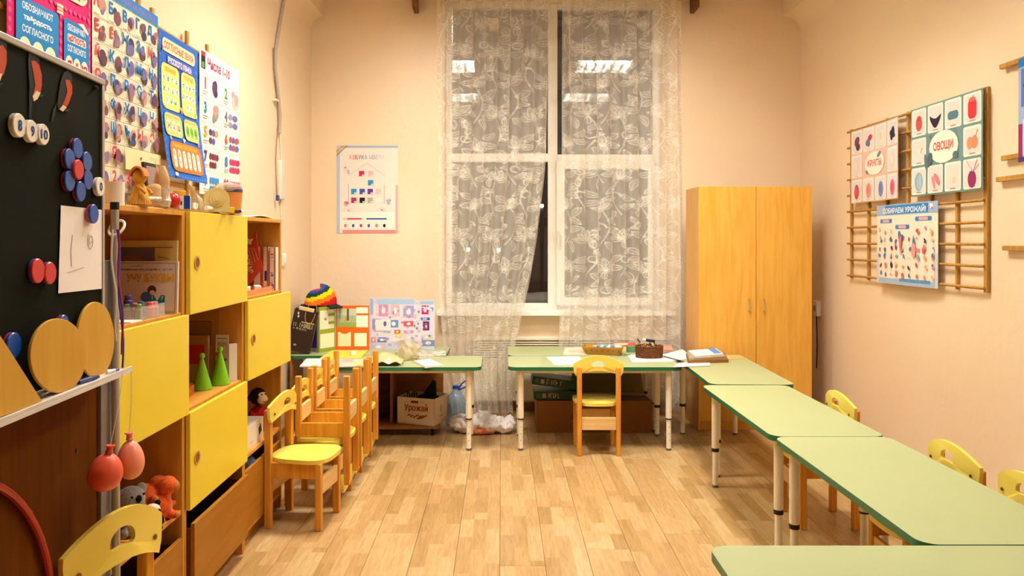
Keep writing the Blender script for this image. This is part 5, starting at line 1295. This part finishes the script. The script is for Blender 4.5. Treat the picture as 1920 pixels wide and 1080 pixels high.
s.rect(w*.14, h*.50, w*.95, h*.92, '#ece9d2'); s.rect(w*.16, h*.08, w*.95, h*.40, '#f6efcf'); s.rect(w*.62, h*.78, w*.97, h*.84, '#94b030'); s.rect(w*.62, h*.60, w*.97, h*.66, '#94b030'); s.rect(0, 0, w*.08, h, '#5c5a4a'); s.blob(w*.45, h*.72, .02, ['#8a8f80', '#b0b4a2'], 4, 3); s.finish(r)
a = at(563, 0, 5.98)
r, s = slab('purple_folder', (a.x, 5.99, TZ), UB, VZ, .155, .345, .03, '#4a2f9a', 'upright purple folder behind the dark bag', 'folder'); s.finish(r)
# rainbow knitted cap on top of folder and display
hat = empty('knitted_cap', at(600, 572, 5.90), label='rainbow striped knitted cap with black peak on the folders', cat='cap')
m = MB(); bands = ['#c21f28', '#e8741c', '#f0c81a', '#1d3f2a', '#1f4fa8', '#c8283a', '#5a2f8a']; N = 28; R = 20
V = []
for i in range(R+1):
    t = i/R; ph = t*math.pi/2*1.06
    for k in range(N):
        a = 6.2832*k/N; rx = .125*(math.cos(ph)**.75 if math.cos(ph) > 0 else 0); sl = .10*math.sin(a*1.0+.6)*(1-t)*0
        V.append((rx*math.cos(a)*(1+.05*math.sin(3*a+4*t)), rx*.8*math.sin(a), .135*math.sin(ph)+.02*math.cos(a)*math.sin(ph)+.012*math.sin(2*a+1)*t))
for i in range(R):
    for k in range(N):
        k2 = (k+1) % N; a = 6.2832*(k+.5)/N; tt = (i+.5)/R
        c = bands[min(6, max(0, int((tt*.95+.16*math.cos(a+2.6)+.05)*6)))]
        m.add([V[i*N+k], V[i*N+k2], V[(i+1)*N+k2], V[(i+1)*N+k]], [(0, 1, 2, 3)], 0, lin(c))
m.build('crown', print_mat('knitted wool', .95, .1), hat, smooth=180)
m = MB(); m.grid(lambda u, v: (.125*(1+.42*v)*math.cos(-.9+1.6*u)*1.0, .10*(1+.55*v)*math.sin(-.9+1.6*u)-.02, .006-.025*v), 14, 4); m.build('peak', mat('black wool', '#18161a', .9), hat, solid=.006)
MB().lathe([(.118, -.010), (.128, 0), (.118, .012)], 28, sy=.8).build('band', mat('black wool', '#18161a', .9), hat)
# dark paper bag
bg = empty('gift_bag', (-1.475, 5.70, TZ), label='dark brown paper bag with pale print leaning by the folders', cat='bag'); tl = math.radians(13)
Mb = Matrix.Rotation(tl, 4, 'Y') @ Rz(.15) @ T(-.045, 0, 0)
m = MB(); BGM = mat('dark brown paper', '#2b1a14', .4, .5, vary=.2)
fnb = lambda x, y, z: Mb @ Vector((x, y, z))
hw, hd, hh = .088, .035, .31
v = [fnb(x, y, z) for z in (.0, hh) for x, y in ((-hw, -hd), (hw, -hd), (hw, hd), (-hw, hd))]
zmin = min(p.z for p in v); v = [p-Vector((0, 0, zmin)) for p in v]
m.add(v, [(0, 1, 5, 4), (1, 2, 6, 5), (2, 3, 7, 6), (3, 0, 4, 7), (3, 2, 1, 0)]); bo = m.build('bag_body', BGM, bg, smooth=None, solid=.0015)
zo = Vector((0, 0, -zmin)); fb2 = lambda x, y, z: fnb(x, y, z)+zo
s = Sheet(lambda u, v_, d=0: fb2(u, -hd-.001-d, v_)); s.scribble(.0, .20, .15, .030, '#cfc59a', 10, 5); s.scribble(-.02, .172, .10, .012, '#cfc59a', 9, 6); s.rect(-.02, .222, .075, .228, '#d9cfa0'); s.ell(-.055, .285, .006, .010, '#d8cfc0'); s.ell(-.05, .262, .006, .010, '#d8cfc0'); s.ell(-.03, .05, .012, .008, '#b98a7a'); s.finish(bg)
for y in (-hd, hd):
    MB().tube([fb2(.03+.035*math.cos(t), y-.004, hh-.005+(-.09 if y < 0 else .07)*math.sin(t)) for t in [math.pi*k/12 for k in range(13)]], .0025, 6).build('handle', mat('cord tan', '#c08a4a', .7), bg)
MB().box(-.06, .05, -.02, .02, hh-.05, hh+.02, M=T(*zo) @ Mb).build('tissue_filling', mat('cream filling', '#e2c98a', .7), bg, smooth=None)
# pop-up play castle
cy0 = 5.93; pts = [(693, 655), (693, 557), (700, 560), (701, 563), (708, 558), (775, 560), (784, 567), (790, 563), (814, 562), (815, 655)]
A = [at(x, y, cy0) for x, y in pts]; A[0].z = A[-1].z = TZ; m = MB(); n = len(A)
m.add(A+[p+Vector((0, .012, 0)) for p in A], [tuple(range(n)), tuple(range(2*n-1, n-1, -1))]+[((i+1) % n, i, n+i, n+(i+1) % n) for i in range(n)], 0, lin('#c9cce6'))
r = m.build('play_castle', print_mat(), smooth=None); tag(r, 'pale blue card play castle with printed rooms against the back wall', 'toy castle')
s = Sheet(lambda u, v, d=0: (lambda q: Vector((q.x, cy0-d, q.z)))(at(u, v, cy0)))
def crect(x0, y0, x1, y1, c): s.poly([(x0, y1), (x1, y1), (x1, y0), (x0, y0)], c)
def cell(x, y, rx, ry, c): s.poly(list(reversed(ellipse(rx, ry, 14, x, y))), c)
crect(706, 561, 776, 570, '#a9c6ea'); crect(788, 565, 813, 572, '#a3bfe4'); crect(694, 571, 815, 640, '#dfd9ea'); crect(694, 560, 700, 590, '#9db8e2')
for x, y, w_, h_, c in ((719, 582, 18, 22, '#c98fc0'), (741, 582, 16, 22, '#efb5c6'), (766, 584, 20, 22, '#a7a2dc'), (797, 581, 13, 17, '#c4307a'), (808, 580, 9, 7, '#3f96cc'), (706, 608, 16, 20, '#8f92cf'), (738, 607, 18, 14, '#6f93c8'), (766, 607, 18, 10, '#e0506e'), (797, 598, 18, 5, '#2766b8'), (799, 611, 12, 17, '#5a3f78'), (799, 612, 6, 10, '#c2406e'), (716, 637, 17, 9, '#6f78c2'), (745, 622, 11, 7, '#d9622a'), (747, 629, 11, 7, '#e8d258'), (766, 622, 18, 5, '#cf88b0'), (766, 633, 18, 9, '#eecfd2'), (801, 632, 20, 8, '#e5c6bc'), (803, 643, 24, 11, '#7f93b4'), (710, 650, 26, 10, '#cdbcd6'), (770, 650, 20, 8, '#d2a2ac'), (700, 637, 9, 9, '#c98a96')):
    crect(x-w_/2, y-h_/2, x+w_/2, y+h_/2, c); cell(x, y, w_*.22, h_*.28, '#f2e6ee')
rn = random.Random(77)
for k in range(70):
    cell(rn.uniform(698, 811), rn.uniform(574, 650), rn.uniform(1, 3.4), rn.uniform(1, 3.4), rn.choice(['#b9a6d2', '#e7b8c8', '#8fa6d8', '#f2e2e6', '#d07a98', '#a8b8e0', '#f0d6c8', '#7a86c0']))
crect(716-12, 599, 733, 620, '#ece4ec'); cell(722, 607, 3, 5, '#6a5aa2'); s.finish(r)
# flat things
r, s = sheet_on('yellow_folder', [(600, 671), (676, 671), (690, 657), (622, 657)], .006, '#e6cf4a', 'flat yellow folder in front of the card display', 'folder'); s.finish(r)
r, s = sheet_on('white_folder', [(562, 686), (622, 686), (630, 672), (575, 672)], .008, '#f2ece6', 'white folder with dark edge at the end of the left table', 'folder'); s.finish(r)
r, s = sheet_on('magazine', [(632, 687), (690, 686), (688, 673), (636, 672)], .007, '#dcc7bc', 'pink grey magazine lying beside the white folder', 'magazine'); s.rect(.1, .5, .5, .9, '#c9a9a4'); s.rect(.5, .1, .95, .5, '#e8c890'); s.finish(r)
c = tab(662, 668); tag(MB().box(-.018, .018, -.018, .018, 0, .03).build('paper_cube', PAPER, loc=(c.x, c.y, TZ+.0075), rot=(0, 0, .5), bevel=.002), 'small white note cube on the magazine', 'note cube')
r, s = sheet_on('notebook', [(797, 687), (829, 683), (806, 673), (776, 676)], .012, '#f1e6e0', 'small white notebook on the left green table', 'notebook'); s.finish(r)
m = MB(); A = [tab(x, y) for x, y in ((768, 668), (836, 668), (838, 659), (775, 659))]
def newsp(u, v):
    p = A[0].lerp(A[1], u).lerp(A[3].lerp(A[2], u), v); return (p.x, p.y, TZ+.004+.014*math.sin(math.pi*v)+.004*math.sin(u*9))
m.grid(newsp, 16, 8); o = m.build('newspaper', mat('newsprint', '#b9b2a6', .7, vary=.5, scale=30), solid=.006); tag(o, 'folded grey newspaper in front of the play castle', 'newspaper')
# tray with food bag, clear bag
c = tab(722, 684)
fb = empty('black_tray', (c.x, c.y, TZ), label='black food tray in a yellow plastic bag on the left table', cat='tray')
m = MB(); m.prism(rrect(.20, .13, .03), lambda a, b, t: (a, b, t), 0, .022); m.build('tray_body', BLACK, fb, bevel=.004)
m = MB(); rn = random.Random(5)
m.grid(lambda u, v: (-.12+.24*u, -.07+.17*v, .024+.055*math.sin(math.pi*u)*math.sin(math.pi*v)+.008*math.sin(u*17)*math.cos(v*13)), 18, 12); m.build('plastic_bag', clear('yellow film', '#e9cf96', .75, .3), fb)
c = tab(765, 676); m = MB(); m.ell((0, 0, .07), (.085, .06, .072), 20)
m.v = [(x+.012*math.sin(z*90+y*60), y+.012*math.sin(x*80), max(0, z+.012*math.sin(x*95+y*50))) for x, y, z in m.v]
tag(m.build('clear_bag', clear('clear bag film', '#eadcc0', .42, .25), loc=(c.x, c.y+.02, TZ)), 'crumpled clear plastic bag standing on the left table', 'plastic bag')

# ---------------------------------------------------------------- under the left table: trolley, box, bottle, bag
TRW = wood('trolley wood', '#8d5526', '#9d6430', (2, 8, 8), .5)
tx0, tx1, ty0, ty1 = -.98, -.45, 5.50, 5.93
tr2 = empty('trolley', ((tx0+tx1)/2, ty0, 0), label='brown wooden trolley on castors with a green top carrying the folders and play castle', cat='trolley'); tl2 = Vector(tr2.location)
def tpart(mb, name, m_, **kw):
    o = mb.build(name, m_, tr2, **kw); o.location = -tl2; return o
tpart(MB().box(tx0, tx1, ty0, ty1, .055, .075), 'base_board', TRW, bevel=.002)
tpart(MB().box(tx0, tx0+.02, ty0+.12, ty1, .075, .546), 'side_panel', TRW, bevel=.002)
tpart(MB().box(tx0+.02, tx1, ty1-.02, ty1, .075, .546), 'back_panel', TRW, bevel=.002)
m = MB(); m.prism(rrect(1.16, .48, .05, 7, -.985, 5.842), lambda a, b, t: (a, b, t), TT-.024, TT-.0015, 1); m.prism(rrect(1.157, .477, .0485, 7, -.985, 5.842), lambda a, b, t: (a, b, t), TT-.0015, TT, 0, 1); tpart(m, 'table_top', [TGREEN, TEDGE], smooth=40)
tpart(MB().box(-1.56, -1.54, ty0+.12, ty1, 0, .546), 'side_panel', TRW, bevel=.002)
tpart(MB().box(-.82, -.80, ty0+.12, ty1-.02, .075, .546), 'divider', TRW, bevel=.002)
for x in (tx0+.06, tx1-.05):
    for y in (ty0+.05, ty1-.05):
        cs = tpart(MB().cyl((x-.012, y, .024), (x+.012, y, .024), .024, n=18), 'castor', BLACK); MB().box(x-.016, x+.016, y-.01, y+.01, .024, .055).build('fork', mat('steel fork', '#8d8984', .4, metal=.7), cs)
bx = at(779, 0, 5.6).x
cbx = empty('carton_box', (-.585, 5.66, .0755), label='white open carton with red lettering and black items on the trolley', cat='carton'); Mc = Rz(math.radians(-19))
bw, bd, bh = .15, .115, .195
CB = mat('white carton', '#e2cfb2', .7, vary=.03)
m = MB(); t_ = .004
for a in ((-bw, bw, -bd, -bd+t_), (-bw, bw, bd-t_, bd), (-bw, -bw+t_, -bd, bd), (bw-t_, bw, -bd, bd)): m.box(*a, 0, bh, M=Mc)
m.box(-bw, bw, -bd, bd, 0, t_, M=Mc); m.build('box_walls', CB, cbx, smooth=None)
s = Sheet(lambda u, v, d=0: Mc @ Vector((u, -bd-d, v))); [s.text('Урожай', .0018*k, .118+.0012*(k % 2), .185, .062, '#8f2f12', 0) for k in range(3)]; s.rr(-.01, .165, .06, .018, .006, '#8f2f12'); s.line(-.10, .16, -.045, .168, .002, '#a8542e'); s.line(.03, .168, .09, .155, .002, '#a8542e')
for k in range(7): s.ell(-.055+.022*k, .068-.006*(k % 3), .016, .006, '#a8562e', .5)
s.poly([(.0, .045), (.055, .072), (.09, .07), (.03, .04)], '#a8562e'); s.finish(cbx)
s = Sheet(lambda u, v, d=0: Mc @ Vector((bw+d, u, v))); s.ell(.0, .11, .02, .03, '#c9a883'); s.rect(-.04, .05, .04, .058, '#b08a62'); s.finish(cbx)
m = MB(); q = [(-.02, 0, .17), (.10, .02, .15), (.085, .04, .29), (.06, .05, .30)]
m.add([Mc @ Vector(p) for p in q]+[Mc @ (Vector(p)+Vector((0, .02, 0))) for p in q], [(0, 1, 2, 3), (7, 6, 5, 4), (0, 4, 5, 1), (1, 5, 6, 2), (2, 6, 7, 3), (3, 7, 4, 0)])
BC = mat('black cloth', '#0e0d0f', .85)
tag(m.build('black_folder', BC, loc=(-.585, 5.66, .0755), smooth=None), 'black folded case sticking out of the carton', 'case')
m = MB(); rn = random.Random(6)
for k in range(8): m.ell(Mc @ Vector((rn.uniform(-.02, .12), rn.uniform(-.07, .07), .15)), (.035, .03, .045), 12)
tag(m.build('black_cloth', BC, loc=(-.585, 5.66, .0755), remesh=.010), 'bundled black cloth in the carton', 'cloth')
m = MB()
for k in range(14):
    x = -.12+.009*k; m.tube([Mc @ Vector((x, -.06+.01*(k % 4), .06)), Mc @ Vector((x+.01*math.sin(k*2.1), -.055+.012*(k % 5), .20+.025*((k*7) % 3)/2))], .0045, 6)
tag(m.build('dark_bristles', mat('dark brush', '#2c2220', .8), loc=(-.585, 5.66, .0755)), 'bundle of dark brush bristles in the carton', 'brush', kind='stuff')
# five litre bottle
bt = empty('water_bottle', (-.35, 5.86, 0), label='large clear water bottle with blue handle beside the trolley', cat='bottle')
MB().lathe([(.06, 0), (.078, .012), (.080, .05), (.076, .06), (.080, .07), (.080, .17), (.070, .215), (.035, .255), (.022, .265), (.022, .28)], 28).build('bottle_body', clear('blue tinted plastic', '#9fbfd8', .35, .1), bt)
MB().cyl((0, 0, .28), (0, 0, .302), .025, n=18).build('cap', mat('blue cap', '#1f3f9a', .4), bt)
MB().tube([(.02, 0, .272), (.045, 0, .315), (.085, 0, .345), (.10, 0, .325), (.075, 0, .29), (.022, 0, .268)], .006, 8).build('handle', mat('blue cap', '#1f3f9a', .4), bt)
# white plastic carrier bag on the floor
m = MB(); rn = random.Random(9)
for c_, r_ in (((-.12, 0, .065), (.14, .10, .065)), ((.06, .0, .06), (.13, .11, .06)), ((.0, .02, .10), (.07, .07, .055)), ((.17, -.02, .05), (.07, .08, .05)), ((.20, .03, .09), (.035, .04, .03))): m.ell(c_, r_, 20)
wb = m.build('carrier_bag', mat('white bag film', '#efe7ea', .35, .5, vary=.05), loc=(-.135, 5.64, 0), remesh=.010); tag(wb, 'crumpled white plastic bag with orange print on the floor by the curtain', 'plastic bag')
tx = bpy.data.textures.new('crumple', 'CLOUDS'); tx.noise_scale = .035
md = wb.modifiers.new('crumple', 'DISPLACE'); md.texture = tx; md.strength = .045; md.mid_level = .5
m = MB(); m.ell((-.02, -.085, .025), (.10, .025, .020), 16); o = m.build('orange_print', mat('orange print', '#e0783a', .5, vary=.5, scale=40), wb)

# ================================================================ WINDOW TABLES
r, s = sheet_on('paper_sheet', [(1040, 684), (1098, 683), (1085, 668), (1024, 669)], .001, '#f6f2ec', 'blank white paper sheet behind the chair on the window table', 'paper'); s.finish(r)
r, s = sheet_on('paper_stack', [(1056, 664), (1100, 664), (1096, 651), (1060, 652)], .006, '#e6d9c4', 'stack of papers beside the cardboard tray', 'papers'); s.rect(.2, .2, .8, .7, '#cfc2ae'); s.finish(r)
# cardboard tray
ct = empty('cardboard_tray', (tab(1131, 663).x, tab(1131, 663).y-.01, TZ), math.radians(-14), 'shallow brown cardboard tray with blue tubes on the window table', 'tray')
m = MB(); CT = mat('printed cardboard', '#b5822f', .75, vary=.12, scale=14)
a0, a1, b0, b1, hh = .125, .150, .07, .09, .058
v = [(-a0, -b0, 0), (a0, -b0, 0), (a0, b0, 0), (-a0, b0, 0), (-a1, -b1, hh), (a1, -b1, hh), (a1, b1, hh), (-a1, b1, hh)]
m.add(v, [(3, 2, 1, 0), (0, 1, 5, 4), (1, 2, 6, 5), (2, 3, 7, 6), (3, 0, 4, 7)]); m.build('tray_body', CT, ct, smooth=None, solid=.004)
m = MB()
for k in range(7): m.tube([(-.12+.04*k, -.083, .03+.006*(k % 2)), (-.12+.04*k+.006, -.084, .032+.006*(k % 2))], .006, 6)
m.build('dark_print', mat('brown print', '#6a4416', .8), ct)
for i in range(3):
    c_ = ct.matrix_basis @ Vector((-.03+.05*i, .015-.008*i, .052)); tr3 = empty('tube', c_, math.radians(-14+10*i), label=['pale blue and white glue tube at the back of the cardboard tray', 'pale blue and white glue tube in the middle of the tray', 'pale blue and white glue tube beside the tray rim'][i], cat='tube', group='glue tubes in the tray')
    MB().tube([(-.05, 0, 0), (.03, 0, 0), (.05, 0, .002)], [.004, .016, .013], 14).build('tube_body', mat('tube white', '#d6e2ea', .4), tr3)
    MB().cyl((-.02, 0, 0), (.012, 0, 0), .0158, n=14).build('blue_band', mat('tube blue', '#4f8fb8', .4), tr3); MB().cyl((.05, 0, .002), (.066, 0, .002), .009, n=12).build('cap', WHITE, tr3)
# wicker basket with pencils
bk = empty('wicker_basket', (tab(1218, 671).x, tab(1218, 671).y+.015, TZ+.0018), label='oval brown wicker basket full of pencils on the window table', cat='basket')
WK = wood('brown wicker', '#5a3418', '#7a4a24', (30, 30, 30), .7)
NB = 30; hb = .078
m = MB()
for lv in range(9):
    z = .005+lv*.0087; P_ = []
    for k in range(NB*2+1):
        a = 6.2832*k/(NB*2); w_ = .0022*(1 if (k+lv) % 2 else -1); P_.append(((.092+.004*lv/9+w_)*math.cos(a), (.062+.003*lv/9+w_)*math.sin(a), z))
    m.tube(P_, .0046, 6, cap=False)
m.build('weave', WK, bk)['kind'] = 'stuff'
for k in range(NB):
    a = 6.2832*k/NB; MB().cyl((.0925*math.cos(a), .0625*math.sin(a), .0), (.096*math.cos(a), .066*math.sin(a), hb+.004), .0028, n=6).build('stake', WK, bk)
MB().lathe([(.088, 0), (.09, .004)], 28, sy=.67).build('bottom', WK, bk)
MB().tube([(.097*math.cos(t), .067*math.sin(t), hb+.004) for t in [6.2832*k/40 for k in range(41)]], .0062, 8, cap=False).build('rim', WK, bk)
rn = random.Random(31); PCs = ['#7a2f1a', '#b5541c', '#3a2416', '#c98a2a', '#4a3a86', '#8a3a2a', '#2a2420', '#d0a060', '#5a2a20', '#1f2a5a']
for k in range(22):
    x, y = rn.uniform(-.065, .065), rn.uniform(-.035, .035); dx, dy = rn.uniform(-.02, .02), rn.uniform(-.015, .015); L_ = rn.uniform(.065, .095)
    c = PCs[k % 10]; cn = {'#7a2f1a': 'rust', '#b5541c': 'orange brown', '#3a2416': 'dark brown', '#c98a2a': 'ochre', '#4a3a86': 'violet', '#8a3a2a': 'brick red', '#2a2420': 'black', '#d0a060': 'tan', '#5a2a20': 'maroon', '#1f2a5a': 'navy'}[c]
    pc = empty('pencil', bk.location+Vector((x*.8, y*.8, .012)), label=f'short {cn} pencil standing in the wicker basket', cat='pencil', group='pencils in the basket')
    MB().tube([(0, 0, 0), (dx, dy, L_)], .0042, 6).build('shaft', mat('pencil '+cn, c, .5), pc); MB().tube([(dx, dy, L_), (dx*1.15, dy*1.15, L_*1.15)], [.0042, .0006], 6).build('tip', CWL, pc)
for a_, b_, c, lab in (((-.03, 0, .06), (-.085, .02, .135), '#5a3a22', 'long brown paintbrush slanting out of the basket'), ((.0, 0, .05), (.006, 0, .11), '#2a2018', 'dark marker upright in the basket')):
    tag(MB().tube([a_, b_], .004, 8).build('brush', mat('stick '+c, c, .5), loc=bk.location), lab, 'brush')
mk = empty('navy_marker', bk.location+Vector((0, 0, .115)), label='navy and white thick marker lying across the pencils', cat='marker')
MB().tube([(-.03, -.01, .012), (.04, .01, 0)], .010, 12).build('barrel', mat('navy plastic', '#1c2450', .4), mk); MB().tube([(-.045, -.014, .016), (-.03, -.01, .012)], .0105, 12).build('cap', WHITE, mk)
for i, (cn, z, col, lab) in enumerate(((((1186, 679), (1262, 678), (1250, 664), (1176, 665)), 0, '#f3efec', 'white paper under the wicker basket'), (((1250, 678), (1300, 672), (1280, 655), (1246, 664)), .0012, '#f5f2ee', 'white paper sheets between the basket and the books'), (((1262, 689), (1332, 686), (1330, 679), (1272, 681)), .0024, '#f1ecdf', 'cream paper strip at the table joint'))):
    r, s = sheet_on('paper_sheet', list(cn), .001, col, lab, 'paper', TZ+z*.0+(.0 if i else 0)); r.location.z += z; s.finish(r)
pn = empty('red_tipped_pen', Vector((tab(1278, 679).x, tab(1278, 679).y, TZ+.008)), label='thin black pen with red end lying beside the basket', cat='pen')
d_ = tab(1245, 670)-tab(1279, 679); MB().tube([(0, 0, 0), d_], .0035, 8).build('barrel', BLACK, pn); MB().tube([(0, 0, 0), -d_*.12], .004, 8).build('red_end', MR, pn)
# papers and pictures along the curtain
for cn, t_, col, lab in (([(1150, 652), (1200, 652), (1198, 645), (1155, 646)], .02, '#e3cf96', 'cream drawing pad at the back of the window table'), ([(1205, 656), (1262, 656), (1258, 647), (1210, 647)], .010, '#d99a86', 'salmon folder behind the wicker basket'), ([(1140, 648), (1195, 648), (1190, 642), (1150, 642)], .03, '#c9543e', 'red book at the back of the window table')):
    r, s = sheet_on('folder', cn, t_, col, lab, 'folder'); s.rect(.1, .2, .6, .7, '#e8dcc4'); s.finish(r)
gb = tab(1184, 661); tag(MB().box(-.03, .03, -.02, .02, 0, .045).build('green_box', mat('green box', '#5f8f62', .6), loc=(gb.x, gb.y+.03, TZ), rot=(0, 0, .3), bevel=.003), 'small green box between the tray and the basket', 'box')
gr = tab(1176, 666); tag(MB().box(-.025, .025, -.006, .006, 0, .006).build('green_clip', mat('green clip', '#4f9a3a', .5), loc=(gr.x, gr.y, TZ), bevel=.001), 'small green strip lying before the tray', 'strip')
# books on the table by the wardrobe
bl = [(1296, 674), (1362, 670), (1352, 655), (1287, 659)]
r, s = sheet_on('book', [(1290, 676), (1366, 674), (1358, 661), (1286, 662)], .022, '#8a5a2c', 'thick brown book under the others by the wardrobe', 'book', group='books by the wardrobe'); s.finish(r)
r, s = sheet_on('book', [(1292, 672), (1360, 668), (1352, 656), (1288, 659)], .014, '#a9967c', 'grey brown book in the middle of the pile by the wardrobe', 'book', TZ+.0224, 'books by the wardrobe'); s.finish(r)
r, s = sheet_on('book', [(1304, 668), (1356, 663), (1343, 653), (1290, 657)], .008, '#dfe3ea', 'pale blue picture book on top of the pile by the wardrobe', 'book', TZ+.0368, 'books by the wardrobe'); s.rect(.72, .1, .98, .98, '#5f8fd0'); s.rect(.05, .1, .7, .95, '#ece9ea'); s.blob(.35, .5, .1, ['#c9c4c8'], 2, 1); s.finish(r)
r, s = sheet_on('paper_map', [(1330, 676), (1396, 672), (1386, 665), (1340, 668)], .002, '#d8ad6c', 'tan paper sheet lying by the pile of books', 'paper'); s.rect(.2, .2, .5, .6, '#e8cf9c'); s.finish(r)
tp2 = tab(1318, 677); m = MB(); m.ell((0, 0, .010), (.035, .014, .010), 12); tag(m.build('white_tissue', PAPER, loc=(tp2.x, tp2.y, TZ+.0035)), 'crumpled white tissue in front of the pile of books', 'tissue')

# ---------------------------------------------------------------- under the window tables
KB = mat('large carton', '#8f5d2c', .8, vary=.06)
cbx2 = empty('cardboard_box', (.66, 5.78, 0), label='large brown cardboard box on the floor under the window tables', cat='carton')
a, b = at(1006, 0, 5.62).x-.66, at(1222, 0, 5.62).x-.66
MB().box(a, b, -.16, .16, 0, .235).build('box_body', KB, cbx2, bevel=.004)
s = Sheet(lambda u, v, d=0: Vector((u, -.16-d, v))); s.line(.11, .12, .14, .18, .004, '#6a4420'); s.line(.17, .12, .14, .18, .004, '#6a4420'); s.line(.11, .12, .17, .12, .004, '#6a4420'); s.rect(.09, .02, .20, .03, '#7a4f26'); s.rect(-.15, .10, -.08, .13, '#7a4f26'); s.finish(cbx2)
MB().box(a+.01, b-.01, -.012, .012, .2355, .2375).build('tape', mat('brown tape', '#7a4a20', .3), cbx2)
GB = '#123a1c'
for i, (x0, y0, x1, y1, z0, z1, rot, lab) in enumerate((( -.0, 0, .34, .22, 0, .062, -.05, 'green board game box with white lettering, lower of two'), (-.02, 0, .32, .22, 0, .062, .13, 'green board game box tilted on the lower one'))):
    gbx = empty('game_box', (at(1001-i*4, 0, 5.64).x, 5.64, .2385+i*.070), label=lab, cat='game box', group='green game boxes'); Mg = Matrix.Rotation(rot*(1 if i else 0), 4, 'Y')
    if i: gbx.location.z += .045
    MB().box(0, .34, 0, .22, 0, .062, M=Mg).build('box_body', mat('green game box', GB, .4), gbx, bevel=.002)
    s = Sheet(lambda u, v, d=0: Mg @ Vector((u, -d-.0005, v))); s.rect(.02, .012, .05, .048, '#4a6a48'); s.rect(.062, .014, .09, .046, '#a9a08a'); s.scribble(.165, .032, .12, .034, '#b5ae92', 7, 11+i); s.finish(gbx)
m = MB(); Ms = T(.83, 5.86, .28) @ Matrix.Rotation(math.radians(-38), 4, 'X')
m.box(-.28, .26, -.002, .012, -.03, .26, M=Ms); tag(m.build('leaning_board', mat('khaki board', '#8a7a4a', .6), bevel=.002), 'khaki board lying slanted on the cardboard box', 'board')
